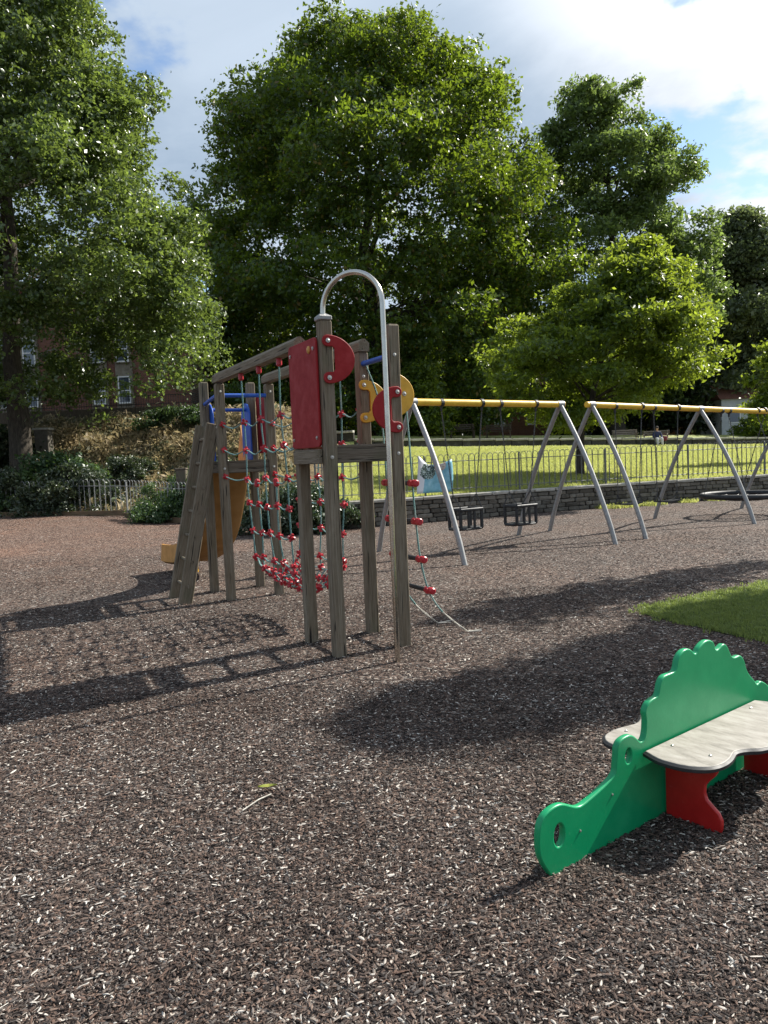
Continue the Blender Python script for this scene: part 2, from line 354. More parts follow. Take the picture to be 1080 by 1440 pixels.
class MB:
    def __init__(s): s.v = []; s.f = []
    def add(s, v, f):
        b = len(s.v); s.v += [tuple(x) for x in v]; s.f += [[i + b for i in q] for q in f]; return s
    def box(s, c, d, ch=0, rot=None):
        x, y, z = (a / 2 for a in d)
        if ch:
            bm = bmesh.new(); bmesh.ops.create_cube(bm, size=1)
            for w in bm.verts: w.co = Vector((w.co.x * d[0], w.co.y * d[1], w.co.z * d[2]))
            bmesh.ops.bevel(bm, geom=bm.edges[:], offset=ch, segments=1, affect='EDGES')
            bm.verts.index_update(); V = [w.co.copy() for w in bm.verts]; F = [[w.index for w in q.verts] for q in bm.faces]; bm.free()
        else:
            V = [Vector((i * x, j * y, k * z)) for i in (-1, 1) for j in (-1, 1) for k in (-1, 1)]
            F = [[0, 1, 3, 2], [4, 6, 7, 5], [0, 4, 5, 1], [2, 3, 7, 6], [0, 2, 6, 4], [1, 5, 7, 3]]
        if rot is not None: V = [rot @ w for w in V]
        return s.add([w + Vector(c) for w in V], F)
    def tube(s, pts, r, n=8, caps=True):
        P = [Vector(p) for p in pts]; R = r if isinstance(r, (list, tuple)) else [r] * len(P)
        b = len(s.v); ref = None
        for i, p in enumerate(P):
            d = (P[min(i + 1, len(P) - 1)] - P[max(i - 1, 0)]).normalized()
            if ref is None:
                ref = Vector((0, 0, 1)) if abs(d.z) < .9 else Vector((1, 0, 0))
            a = (ref - d * ref.dot(d)).normalized(); ref = a; c = d.cross(a)
            for k in range(n):
                t_ = 2 * PI * k / n; s.v.append(tuple(p + (a * math.cos(t_) + c * math.sin(t_)) * R[i]))
        for i in range(len(P) - 1):
            for k in range(n):
                s.f.append([b + i * n + k, b + i * n + (k + 1) % n, b + (i + 1) * n + (k + 1) % n, b + (i + 1) * n + k])
        if caps:
            s.f.append([b + k for k in range(n)][::-1]); s.f.append([b + (len(P) - 1) * n + k for k in range(n)])
        return s
    def ball(s, c, r, sub=1, sc=(1, 1, 1)):
        bm = bmesh.new(); bmesh.ops.create_icosphere(bm, subdivisions=sub, radius=r)
        bm.verts.index_update(); s.add([(w.co.x * sc[0] + c[0], w.co.y * sc[1] + c[1], w.co.z * sc[2] + c[2]) for w in bm.verts], [[w.index for w in q.verts] for q in bm.faces]); bm.free(); return s
    def me(s, name, m, smooth=False):
        return mesh(name, s.v, s.f, m, smooth)
    def obj(s, name, m, parent=None, loc=(0, 0, 0), rot=(0, 0, 0), smooth=False):
        me = s.me(name, m, False)
        if smooth: smooth_by_angle(me)
        return link(name, me, parent, loc, rot)
def smooth_by_angle(me, ang=40):
    me.shade_smooth()
    try: me.set_sharp_from_angle(angle=math.radians(ang))
    except Exception: pass

def plate(name, outlines, thick, m, bevel=.004, ax='xz', parent=None, loc=(0, 0, 0), rot=(0, 0, 0), smooth_pts=True):
    """outline polygons (first outer, rest holes) extruded; built in the XZ plane (thickness along Y) or XY plane"""
    cu = bpy.data.curves.new(name, 'CURVE'); cu.dimensions = '2D'; cu.fill_mode = 'BOTH'
    cu.extrude = thick / 2 - bevel; cu.bevel_depth = bevel; cu.bevel_resolution = 1; cu.offset = -bevel
    for pl in outlines:
        sp = cu.splines.new('POLY'); sp.points.add(len(pl) - 1); sp.use_cyclic_u = True
        for q, p in zip(sp.points, pl): q.co = (p[0], p[1], 0, 1)
    ob = bpy.data.objects.new(name, cu); COL.objects.link(ob)
    bpy.context.view_layer.update()
    me = bpy.data.meshes.new_from_object(ob.evaluated_get(bpy.context.evaluated_depsgraph_get()))
    bpy.data.objects.remove(ob); me.name = name
    if ax == 'xz': me.transform(Matrix.Rotation(PI / 2, 4, 'X'))
    elif ax == 'yz': me.transform(Matrix(((0, 0, 1, 0), (1, 0, 0, 0), (0, 1, 0, 0), (0, 0, 0, 1))))
    me.materials.clear(); me.materials.append(m); smooth_by_angle(me, 50)
    return link(name, me, parent, loc, rot)
def catmull(p, n=4, closed=True):
    out = []; N = len(p)
    for i in range(N if closed else N - 1):
        a, b, c, d = (p[(i + k) % N] if closed else p[min(max(i + k, 0), N - 1)] for k in (-1, 0, 1, 2))
        for j in range(n):
            t_ = j / n
            out.append(tuple(.5 * (2 * b[k] + (c[k] - a[k]) * t_ + (2 * a[k] - 5 * b[k] + 4 * c[k] - d[k]) * t_ ** 2 + (3 * b[k] - a[k] - 3 * c[k] + d[k]) * t_ ** 3) for k in range(len(b))))
    if not closed: out.append(tuple(p[-1]))
    return out
def rrect(w, h, r, n=4):
    o = []
    for cx, cy, a in ((w / 2 - r, h / 2 - r, 0), (-w / 2 + r, h / 2 - r, 1), (-w / 2 + r, -h / 2 + r, 2), (w / 2 - r, -h / 2 + r, 3)):
        for k in range(n + 1):
            t_ = (a + k / n) * PI / 2; o.append((cx + r * math.cos(t_), cy + r * math.sin(t_)))
    return o
def circ(cx, cy, r, n=16, sy=1): return [(cx + r * math.cos(2 * PI * k / n), cy + sy * r * math.sin(2 * PI * k / n)) for k in range(n)]

def gn_scatter(name, P, R, Sc, sources, idx, kind_label=None):
    """points with rotation / scale / index attributes, instancing the source meshes (uncountable stuff only)"""
    me = bpy.data.meshes.new(name); P = np.asarray(P, np.float32); n = len(P)
    me.vertices.add(n); me.vertices.foreach_set('co', P.ravel())
    a = me.attributes.new('rot', 'FLOAT_VECTOR', 'POINT'); a.data.foreach_set('vector', np.asarray(R, np.float32).ravel())
    a = me.attributes.new('scl', 'FLOAT_VECTOR', 'POINT'); a.data.foreach_set('vector', np.asarray(Sc, np.float32).ravel())
    a = me.attributes.new('idx', 'INT', 'POINT'); a.data.foreach_set('value', np.asarray(idx, np.int32))
    o = link(name, me)
    c = bpy.data.collections.new(name + '_source')
    for k, s in enumerate(sources):
        so_ = bpy.data.objects.new('%s_source_%02d' % (name, k), s); c.objects.link(so_)
    g = bpy.data.node_groups.new(name, 'GeometryNodeTree')
    g.interface.new_socket('Geometry', in_out='INPUT', socket_type='NodeSocketGeometry')
    g.interface.new_socket('Geometry', in_out='OUTPUT', socket_type='NodeSocketGeometry')
    N = g.nodes.new; gi, go = N('NodeGroupInput'), N('NodeGroupOutput')
    ci = N('GeometryNodeCollectionInfo'); ci.inputs[0].default_value = c; ci.inputs[1].default_value = True; ci.inputs[2].default_value = True
    ip = N('GeometryNodeInstanceOnPoints'); ip.inputs['Pick Instance'].default_value = True
    def at(nm, ty):
        x = N('GeometryNodeInputNamedAttribute'); x.data_type = ty; x.inputs[0].default_value = nm
        return [q for q in x.outputs if q.enabled and q.name == 'Attribute'][0]
    e2r = N('FunctionNodeEulerToRotation')
    L = g.links.new
    L(gi.outputs[0], ip.inputs['Points']); L(ci.outputs[0], ip.inputs['Instance']); L(at('idx', 'INT'), ip.inputs['Instance Index'])
    L(at('rot', 'FLOAT_VECTOR'), e2r.inputs[0]); L(e2r.outputs[0], ip.inputs['Rotation']); L(at('scl', 'FLOAT_VECTOR'), ip.inputs['Scale'])
    L(ip.outputs[0], go.inputs[0])
    md = o.modifiers.new('scatter', 'NODES'); md.node_group = g
    o['kind'] = 'stuff'
    return o

# ------------------------------------------------------------------ terrain
PX = [-400, -40, -13, -8.0, -5.46, -3.0, -1.5, .49, 5.29, 11.23, 20, 40, 400]
PY = [40, 26, 25.5, 23.9, 21.2, 18.6, 17.55, 18.22, 20.4, 22.43, 25.6, 33, 40]
def yper(x): return np.interp(x, PX, PY)
def sst(t_): t_ = np.clip(t_, 0, 1); return t_ * t_ * (3 - 2 * t_)
def lump(x, y): return .5 * np.sin(x * .9 + 1.3 * np.sin(y * .5)) * np.cos(y * .8 + .6) + .3 * np.sin(x * 2.3 + y * 1.7)
def mound(x, y): return .2 * sst((-x - 4.5) / 6) * sst((y - 12) / 10)
def zter(x, y):
    x = np.asarray(x, float); y = np.asarray(y, float); d = y - yper(x)
    dd = np.clip(d, 0, 20)
    zr = .60 + .03 * dd + .0022 * dd ** 2 - .030 * (x - 2) * sst(d / 18) * sst((60 - np.abs(x)) / 30)
    zr = zr + .75 * sst((d - 23) / 5) + .012 * np.clip(d - 28, 0, 60)
    zl = mound(x, y) + 3.7 * sst((d - .4) / 11.5) + .16 * lump(x, y) * sst(d / 3) * sst((14 - d) / 3) + .01 * np.clip(d - 12, 0, 80)
    b = sst((x + 4.6) / 3.6)
    return zl * (1 - b) + zr * b
def grid(name, xs, ds, m, zoff=0):
    X, D = np.meshgrid(xs, ds); Y = yper(X) + D; Z = zter(X, Y) + zoff
    n, k = X.shape; V = np.stack([X, Y, Z], -1).reshape(-1, 3)
    i = np.arange(n * k).reshape(n, k); Q = np.stack([i[:-1, :-1], i[:-1, 1:], i[1:, 1:], i[1:, :-1]], -1).reshape(-1, 4)
    return link(name, fastmesh(name, V, Q, m, True))
# play-area ground, one sheet out to the horizon
xs = np.unique(np.concatenate([np.linspace(-600, -30, 12), np.linspace(-30, 40, 90), np.linspace(40, 600, 12)]))
ys = np.unique(np.concatenate([np.linspace(-300, -5, 8), np.linspace(-5, 32, 50), np.linspace(32, 900, 14)]))
X, Y = np.meshgrid(xs, ys); Z = mound(X, Y) * sst((34 - Y) / 4)
i = np.arange(X.size).reshape(X.shape)
tag(link('ground', fastmesh('ground', np.stack([X, Y, Z], -1).reshape(-1, 3), np.stack([i[:-1, :-1], i[:-1, 1:], i[1:, 1:], i[1:, :-1]], -1).reshape(-1, 4), MAT['mulch'], True)),
    'brown rubber mulch ground of the play area', None, None, 'structure')
dsv = np.concatenate([np.array([.02, .1, .25, .5, .8, 1.1, 1.5]), np.arange(2, 20, .5), np.array([19.98])])
tag(grid('lawn', np.concatenate([np.arange(-1.75, 40, .5), np.linspace(42, 600, 14)]), dsv + .12, MAT['lawn']), 'sunlit grass slope behind the stone wall', kind='structure')
tag(grid('upper_lawn', np.concatenate([np.arange(-4.5, 40, 1), np.linspace(42, 600, 14)]), np.concatenate([np.arange(22.9, 34, .5), np.linspace(35, 500, 20)]), MAT['lawn']), 'upper grass beyond the kerbed path', kind='structure')
tag(grid('path', np.concatenate([np.arange(-4.5, 40, 1), np.linspace(42, 600, 14)]), np.array([20.05, 21, 22, 22.95]), MAT['asphalt'], .004), 'dark path behind the pale kerb', kind='structure')
tag(grid('bank', np.concatenate([np.linspace(-600, -40, 12), np.arange(-39, -1.2, .4)]), np.concatenate([np.array([.02, .2, .5, .8]), np.arange(1.2, 13.5, .4), np.linspace(14, 500, 24)]), MAT['soil'], -.02), 'dry overgrown bank rising to the brick building', kind='structure')

# small grass corner by the dinosaur seat
gp = catmull([(2.45, 7.38), (2.75, 6.5), (3.05, 5.95), (3.7, 5.2), (5.2, 4.2), (9, 3.2), (16, 4), (17, 12), (14, 14.3), (9, 11.5), (4.25, 8.52), (3.2, 7.9)], 5)
bm = bmesh.new(); cen = bm.verts.new((6.5, 7.5, .028)); vs = [bm.verts.new((x, y, .006)) for x, y in gp]; vi = [bm.verts.new((x + (6.5 - x) * .06, y + (7.5 - y) * .06, .024)) for x, y in gp]
for k in range(len(vs)):
    q = (k + 1) % len(vs); bm.faces.new((vs[k], vs[q], vi[q], vi[k])); bm.faces.new((vi[k], vi[q], cen))
bmesh.ops.recalc_face_normals(bm, faces=bm.faces[:])
me = bpy.data.meshes.new('grass_patch'); bm.to_mesh(me); bm.free(); me.materials.append(MAT['turf_soil'])
tag(link('grass_patch', me), 'rounded corner of green grass cut into the mulch', kind='structure')
def inpoly(px, py, poly):
    c = np.zeros(len(px), bool); n = len(poly)
    for i_ in range(n):
        (x1, y1), (x2, y2) = poly[i_], poly[i_ - 1]
        if y1 == y2: continue
        c ^= ((y1 > py) != (y2 > py)) & (px < (x2 - x1) * (py - y1) / (y2 - y1) + x1)
    return c

# grass tufts
def tuft(seed, nb=7, h=.05, spread=.03, w=.0035, m_='grass'):
    r = random.Random(seed); m = MB()
    for _ in range(nb):
        a = r.uniform(0, 2 * PI); x, y = r.uniform(-spread, spread), r.uniform(-spread, spread); hh = h * r.uniform(.6, 1.2); ln = hh * r.uniform(.2, .8)
        dx, dy = math.cos(a), math.sin(a); px_, py_ = -dy * w, dx * w
        m.add([(x - px_, y - py_, -.004), (x + px_, y + py_, -.004), (x + dx * ln * .35 + px_ * .7, y + dy * ln * .35 + py_ * .7, hh * .65), (x + dx * ln * .35 - px_ * .7, y + dy * ln * .35 - py_ * .7, hh * .65), (x + dx * ln, y + dy * ln, hh)], [[0, 1, 2, 3], [3, 2, 4]])
    return m.me('grass_tuft', MAT[m_])
tufts = [tuft(k, 9, .028, .035, m_='turf') for k in range(5)]
px = rng.uniform(2.3, 9, 60000); py = rng.uniform(3.6, 11.6, 60000); jx, jy = px + rng.normal(0, .06, len(px)), py + rng.normal(0, .06, len(px)); k = inpoly(px, py, gp) & (px < 7.5); px, py = jx[k], jy[k]
n = len(px)
def rots(n, tilt=.15): return np.stack([rng.normal(0, tilt, n), rng.normal(0, tilt, n), rng.uniform(0, 2 * PI, n)], -1)
def uni(n, a, b): s_ = rng.uniform(a, b, n); return np.stack([s_, s_, s_], -1)
tag(gn_scatter('grass', np.stack([px, py, np.full(n, .018)], -1), rots(n), uni(n, .7, 1.25), tufts, rng.integers(0, 5, n)), 'short green blades on the rounded grass corner')
ltufts = [tuft(40 + k, 10, .048, .10, .006) for k in range(5)]
px = rng.uniform(-1.6, 24, 90000); dd_ = rng.uniform(.35, 19.6, 90000) ; keep = rng.uniform(0, 1, 90000) < 1.1 - dd_ / 26; px, dd_ = px[keep], dd_[keep]; py = yper(px) + dd_
keep = px < .55 * py + 2.0; px, py = px[keep], py[keep]; n = len(px)
tag(gn_scatter('lawn_grass', np.stack([px, py, zter(px, py)], -1), rots(n), uni(n, .7, 1.4), ltufts, rng.integers(0, 5, n)), 'mown blades covering the sunlit slope')
px = rng.uniform(5.6, 12.5, 3500); off_ = np.abs(rng.normal(0, .16, 3500)); keep = (np.sin(px * 2.1) + np.sin(px * 5.3 + 1) > -.1); px, off_ = px[keep], off_[keep]; py = yper(px) - .08 - off_; n = len(px)
tag(gn_scatter('weeds', np.stack([px, py, np.zeros(n)], -1), rots(n), uni(n, .8, 2.0), ltufts, rng.integers(0, 5, n)), 'weedy grass fringe along the foot of the stone wall')

# loose mulch shreds
def chip(seed):
    r = random.Random(seed); l = r.uniform(.8, 1.2); w = r.uniform(.7, 1.2); m = MB()
    xs_ = [-.5, -.18, .2, .5]; ws = [r.uniform(.3, .7), r.uniform(.8, 1.1), r.uniform(.8, 1.1), r.uniform(.2, .6)]; bow = r.uniform(-.25, .25); rise = r.uniform(0, .35)
    V = []
    for x, ww in zip(xs_, ws):
        yc = bow * (1 - 4 * x * x); zc = rise * (1 - 4 * x * x)
        V += [(x * l, yc - .5 * ww * w, zc), (x * l, yc + r.uniform(-.15, .15), zc + .5 * r.uniform(.7, 1.2)), (x * l, yc + .5 * ww * w, zc), (x * l, yc, zc - .35)]
    F = []
    for q in range(3):
        for k_ in range(4): F.append([q * 4 + k_, q * 4 + (k_ + 1) % 4, q * 4 + 4 + (k_ + 1) % 4, q * 4 + 4 + k_])
    F += [[3, 2, 1, 0], [12, 13, 14, 15]]
    m.add(V, F); return m.me('mulch_chip', MAT['chip'])
chips = [chip(k) for k in range(8)]
def chip_field(n0, y0, y1, size):
    u_ = rng.uniform(0, 1, n0); y = y0 + (y1 - y0) * u_; hw = .56 * y + 1.0; x = rng.uniform(-1, 1, n0) * hw
    # equal density per area: accept in proportion to width
    k_ = rng.uniform(0, 1, n0) < hw / hw.max(); return x[k_], y[k_], np.full(k_.sum(), size)
fx = [chip_field(*a) for a in ((175000, 1.7, 3.3, 1.0), (160000, 3.3, 5.4, 1.15), (120000, 5.4, 9.0, 1.4), (60000, 9.0, 14.0, 1.6), (50000, 14.0, 26.0, 2.0))]
# shreds heaped a little round the foot of each timber post
fcx, fcy = -.428 + .013, 6.135 + .04; fca, fsa = math.cos(math.radians(27)), math.sin(math.radians(27))
for u_, v_ in ((0, 0), (.6, 0), (0, .6), (.6, .6), (0, 3.15), (.6, 3.15), (0, 3.89), (.6, 3.89)):
    aa = rng.uniform(0, 2 * PI, 420); rr_ = .058 + np.abs(rng.normal(0, .05, 420)); fx.append((fcx + u_ * fca - v_ * fsa + rr_ * np.cos(aa), fcy + u_ * fsa + v_ * fca + rr_ * np.sin(aa), np.full(420, 1.25)))
px = np.concatenate([f[0] for f in fx]); py = np.concatenate([f[1] for f in fx]); sz = np.concatenate([f[2] for f in fx])
k = ~inpoly(px + rng.normal(0, .09, len(px)), py + rng.normal(0, .09, len(px)), gp) & (py < yper(px) - .1); px, py, sz = px[k], py[k], sz[k]; n = len(px)
ln = sz * rng.gamma(4.5, .0025, n) + .0055; wd = np.clip(ln * rng.uniform(.2, .5, n), .003, .0085) * (1 + .3 * (sz - 1))
Rr = np.stack([rng.normal(0, .28, n), rng.normal(0, .15, n), rng.uniform(0, 2 * PI, n)], -1)
tag(gn_scatter('mulch', np.stack([px, py, mound(px, py) + np.abs(rng.normal(.002, .004, n))], -1), Rr, np.stack([ln, wd, wd * .42], -1), chips, rng.integers(0, 8, n)), 'loose brown and pale shreds lying on the play area ground')

# ------------------------------------------------------------------ trees and plants
def crown_mesh(name, prof, y0, ysq, nclump, nleaf, leaf, m, seed, clump=1.2, flat=.6, shell=.55, droop=.0, gaps=0.0, aspect=.6, lobes=None, void=None):
    """leaf mesh: clumps spread through an envelope given as rows (z, cx, r); each leaf two triangles folded along its rib"""
    g = np.random.default_rng(seed); prof = sorted(prof)
    zs = np.array([p[0] for p in prof]); cx = np.array([p[1] for p in prof]); rr = np.array([p[2] for p in prof])
    zc = []
    while len(zc) < nclump:
        z = g.uniform(zs[0], zs[-1]); r = np.interp(z, zs, rr)
        if g.uniform(0, rr.max()) < r * .8 + .2 * rr.max(): zc.append(z)
    zc = np.array(zc); R = np.interp(zc, zs, rr); CX = np.interp(zc, zs, cx)
    th = g.uniform(0, 2 * PI, nclump); q = g.uniform(shell, 1.0, nclump) ** .7
    wob = 1 + .10 * np.sin(3 * th + zc * .7 + seed) + .07 * np.sin(5 * th - zc * 1.1)
    cr = clump * g.uniform(.6, 1.4, nclump)
    rad = np.clip(R * q * wob - .45 * cr, 0, None)
    C = np.stack([CX + rad * np.cos(th), y0 + ysq * rad * np.sin(th), zc], -1)
    if lobes: C = np.concatenate([C, np.array([l[:3] for l in lobes])]); cr = np.concatenate([cr, np.array([l[3] for l in lobes])]); nclump = len(C)
    if void:
        kv = ~((C[:, 0] > void[0]) & (C[:, 0] < void[1]) & (C[:, 2] < void[2])); C, cr = C[kv], cr[kv]; nclump = len(C)
    ctr = np.stack([np.interp(C[:, 2], zs, cx), np.full(nclump, y0), C[:, 2] - .15 * (zs[-1] - zs[0])], -1)
    od = C - ctr; od /= np.linalg.norm(od, axis=1, keepdims=True) + 1e-6
    w = cr ** 2; w /= w.sum(); ci = g.choice(nclump, nleaf, p=w)
    d = g.normal(0, 1, (nleaf, 3)); d /= np.linalg.norm(d, axis=1, keepdims=True)
    d += .55 * od[ci]; d /= np.linalg.norm(d, axis=1, keepdims=True)
    rl = g.uniform(0, 1, nleaf) ** .38
    ax = od + g.normal(0, .45, od.shape); ax[:, 2] *= .6; ax /= np.linalg.norm(ax, axis=1, keepdims=True)
    st = g.uniform(.0, .5, nclump)
    off = d * (rl * cr[ci])[:, None] * np.array([1, 1, flat]); along_ = (off * ax[ci]).sum(1, keepdims=True)
    off = off * (1 - .28 * st[ci])[:, None] + ax[ci] * along_ * st[ci][:, None]
    P = C[ci] + off
    P[:, 2] -= droop * (rl * cr[ci]) ** 2
    # sprays: a second, finer clustering so the outline breaks into twigs
    ns = max(8, nleaf // 22); sp = P[g.integers(0, nleaf, ns)]; si = g.integers(0, ns, nleaf); use = g.uniform(0, 1, nleaf) < .8
    sgr = leaf * g.uniform(.5, 1.35, ns)
    P[use] = sp[si[use]] + g.normal(0, 1, (use.sum(), 3)) * sgr[si[use]][:, None] * np.array([1, 1, .6])
    if gaps:
        f = np.sin(P[:, 0] * 1.7 + seed) + np.sin(P[:, 2] * 2.1 + seed * 2) + np.sin(P[:, 1] * 1.5 + P[:, 0]); P = P[f > -3 + 3 * gaps * g.uniform(.6, 1.4, len(P))]
    n = len(P)
    sn_ = g.normal(0, 1, (ns, 3)); nrm = g.normal(0, 1, (n, 3)) * .6 + np.array([0, 0, .55])
    if not gaps: nrm += sn_[si] * use[:, None] * .5
    nrm *= 1; nrm += .45 * d[:n]; nrm /= np.linalg.norm(nrm, axis=1, keepdims=True)
    a = g.normal(0, 1, (n, 3)); a[:, 2] -= .5; a -= nrm * (a * nrm).sum(1, keepdims=True); a /= np.linalg.norm(a, axis=1, keepdims=True); b = np.cross(nrm, a)
    L = leaf * g.uniform(.65, 1.35, n)[:, None]; Wd = L * aspect * g.uniform(.75, 1.2, n)[:, None]
    fold = L * g.uniform(-.12, .22, n)[:, None] * nrm
    V = np.stack([P - a * L * .5, P + b * Wd * .5 + a * L * .06 + fold, P + a * L * .5, P - b * Wd * .5 + a * L * .06 + fold], 1).reshape(-1, 3)
    i4 = np.arange(n)[:, None] * 4
    T = np.concatenate([i4 + np.array([0, 1, 2]), i4 + np.array([0, 2, 3])], 0)
    return fastmesh(name, V, T, m), C, cr
def limb(mb, a, b, r0, r1, seed, n=6, sag=.0, k=6):
    r = random.Random(seed); a = Vector(a); b = Vector(b); L = (b - a).length; pts = []; rs = []
    o1 = Vector((r.uniform(-1, 1), r.uniform(-1, 1), r.uniform(-.3, .9))) * L * .12
    for i_ in range(n + 1):
        t_ = i_ / n; pts.append(a.lerp(b, t_) + o1 * math.sin(PI * t_) + Vector((r.uniform(-1, 1), r.uniform(-1, 1), r.uniform(-1, 1))) * L * .018 * (0 < i_ < n)); rs.append(r0 + (r1 - r0) * t_ ** .8)
    mb.tube(pts, rs, k, False); return pts
def tree(name, label, base, prof, y0, ysq, nclump, nleaf, leaf, m, seed, trunk_r, group=None, nlimb=14, cat='tree', fork=.25, **kw):
    z0 = float(base[2]); t_ = thing(name, label, cat, (base[0], base[1], z0), 0, group)
    me, C, cr = crown_mesh('crown', prof, y0, ysq, nclump, nleaf, leaf, m, seed, **kw)
    o = link('crown', me, t_); o.matrix_parent_inverse = Matrix.Translation((-base[0], -base[1], -z0))
    zs = sorted(p[0] for p in prof); zt, zb = zs[-1], zs[0]; pr = sorted(prof)
    cxt = np.interp(zb + .75 * (zt - zb), [p[0] for p in pr], [p[1] for p in pr])
    mb = MB(); r = random.Random(seed); top = Vector((float(cxt), y0, zb + .8 * (zt - zb)))
    b0 = Vector((base[0], base[1], z0 - .15))
    spine = [b0, b0 + Vector((0, 0, .35)), Vector((base[0] + .05, base[1], z0 + (zb - z0) * .6 + .4))]
    N = 7
    for k_ in range(1, N + 1):
        f = k_ / N; s_ = spine[2].lerp(top, f); s_ += Vector((r.uniform(-1, 1), r.uniform(-1, 1), 0)) * trunk_r * 1.1 * (1 - f); spine.append(s_)
    rad = [trunk_r * 1.35, trunk_r * 1.05, trunk_r * .95] + [trunk_r * (.9 - .78 * k_ / N) for k_ in range(1, N + 1)]
    mb.tube(spine, rad, 10, False)
    to = mb.obj('trunk', MAT['bark'], t_, smooth=True); to.matrix_parent_inverse = Matrix.Translation((-base[0], -base[1], -z0))
    lm = MB(); order = [q for q in sorted(range(len(C)), key=lambda q: -cr[q]) if C[q][2] > zb + .22 * (zt - zb)][:nlimb]
    for q in order:
        c = Vector(C[q]); zz_ = max(spine[2].z, min(top.z, c.z - .35 * math.hypot(c.x - top.x, c.y - y0) - fork * 2))
        f = (zz_ - spine[2].z) / max(.1, top.z - spine[2].z); s_ = spine[2].lerp(top, f)
        pts = limb(lm, s_, c, trunk_r * (.42 - .25 * f), trunk_r * .05, seed + q, 7)
        for h in range(3):
            st = pts[3 + h]; e = c + Vector((r.uniform(-1, 1), r.uniform(-1, 1), r.uniform(-.4, .8))) * cr[q] * .9
            limb(lm, st, e, trunk_r * .11, trunk_r * .02, seed + q * 5 + h, 4, k=4)
    lo = lm.obj('limb', MAT['bark'], t_, smooth=True); lo.matrix_parent_inverse = Matrix.Translation((-base[0], -base[1], -z0)); lo['kind'] = 'stuff'
    return t_
Zt = lambda x, y: float(zter(x, y))
k_ = 30 / 28
tree('lime_tree', 'big sunlit leafy tree on the bank at the left, its crown running out of frame', (-14.0, 30, Zt(-14, 30)),
     [(1.6 + (z - 1.6) * k_, c * k_, r * k_) for z, c, r in ((22, -12.6, 1), (20.3, -12.7, 2.0), (18, -12.6, 2.9), (15.7, -12.4, 4.3), (13.2, -12.8, 5.2), (10.8, -12.6, 6.1), (8.8, -12.3, 6.9), (7.1, -12.5, 6.9), (5.3, -12.9, 6.2), (4.5, -13.6, 4.6))],
     30, .85, 480, 250000, .165, MAT['leaf_left'], 3, .42, clump=1.05, flat=.85, shell=.5, droop=.10, aspect=.62, nlimb=26, void=(-11.9, -9.3, 6.6),
     lobes=[(-7.1, 28.5, 7.6, 1.0), (-7.5, 29, 9.4, 1.0), (-7.8, 27.5, 4.9, 1.0), (-7.4, 28, 5.8, 1.1), (-8.6, 28, 4.3, .7), (-11.9, 28, 4.6, .9), (-12.9, 28, 4.4, 1.0), (-14.4, 28, 4.6, 1.2), (-16.5, 28, 4.8, 1.3), (-15.5, 27, 5.6, 1.4), (-7.4, 28.4, 7.2, 1.3)])
kc = 55 / 46
tree('chestnut_tree', 'largest rounded tree filling the middle of the view behind the climbing frame', (-.5, 55, Zt(-.5, 55)),
     [(1.6 + (z - 1.6) * kc, c * kc, r * kc) for z, c, r in ((25.5, .6, .9), (24.3, .1, 4.8), (22.4, .2, 7.0), (19.9, -.2, 8.4), (15.8, 0, 10.5), (11.8, 0, 10.8), (8.5, -.4, 9.9), (5.1, -.8, 9.0), (3.4, -.6, 8.2))],
     55, .9, 900, 340000, .285, MAT['leaf_chestnut'], 5, .8, clump=1.7, flat=.78, shell=.55, aspect=.6, nlimb=30,
     lobes=[(c * kc, 54, 1.6 + (z - 1.6) * kc, r * kc) for c, z, r in ((9.6, 9.5, 1.8), (9.9, 13.2, 1.6), (8.9, 7.4, 1.7), (8.4, 5.6, 1.6), (8.8, 16.8, 1.5), (-4.6, 23.4, 1.8), (-2.5, 23.8, 1.4), (1.4, 24.8, 1.5), (4.6, 23.4, 1.1), (7.6, 18.8, 1.3), (9.4, 14.6, 1.7), (9.9, 11.8, 1.6), (-9.8, 15.8, 1.3), (6.4, 21.2, 1.3))])
tree('ash_tree', 'tall open tree with visible limbs behind the cherry tree', (18.4, 60, Zt(18.4, 60)),
     [(28.0, 17.0, 1.6), (26.6, 17.2, 2.8), (24.7, 17.6, 4.7), (22.0, 18.2, 6.0), (19.4, 17.6, 5.6), (16.7, 19.2, 7.2), (12.9, 19.8, 7.6), (8.6, 19.2, 7.1), (5.4, 18.8, 6.9)],
     60, .85, 210, 115000, .32, MAT['leaf_ash'], 9, .6, clump=1.55, flat=.6, shell=.35, gaps=.25, aspect=.55, nlimb=40,
     lobes=[(22.6, 58, 22.3, 1.5), (23.4, 58, 21.4, 1.2), (24, 58, 17.6, 1.6), (16.0, 58, 27.6, 1.1), (19.2, 58, 27.4, 1.1)])
tree('beech_tree', 'grey green tree farthest right behind the swings', (31, 64, Zt(31, 64)),
     [(19.8, 29.6, 1.2), (16.7, 30.6, 3.8), (12.7, 31.5, 5.2), (7.5, 31.2, 5.4), (4.2, 31.0, 5.2), (2.8, 31, 4.5)],
     64, .85, 150, 85000, .34, MAT['leaf_far'], 12, .5, clump=1.5, flat=.7, shell=.4, nlimb=16)
tree('cherry_tree', 'small bright green tree standing on the lawn behind the swings', (6.47, 25.2, Zt(6.47, 25.2)),
     [(8.1, 8.7, .4), (7.2, 8.3, 1.9), (6.1, 7.7, 3.0), (5.0, 7.5, 3.6), (3.9, 7.2, 3.5), (3.1, 6.9, 2.9), (2.5, 6.8, 1.8)],
     25.6, .9, 170, 66000, .165, MAT['leaf_cherry'], 15, .14, clump=.68, flat=.42, shell=.3, droop=.25, aspect=.5, nlimb=30,
     lobes=[(4.2, 25, 3.9, .5), (4.0, 25, 4.4, .45), (10.9, 25, 4.5, .5)])
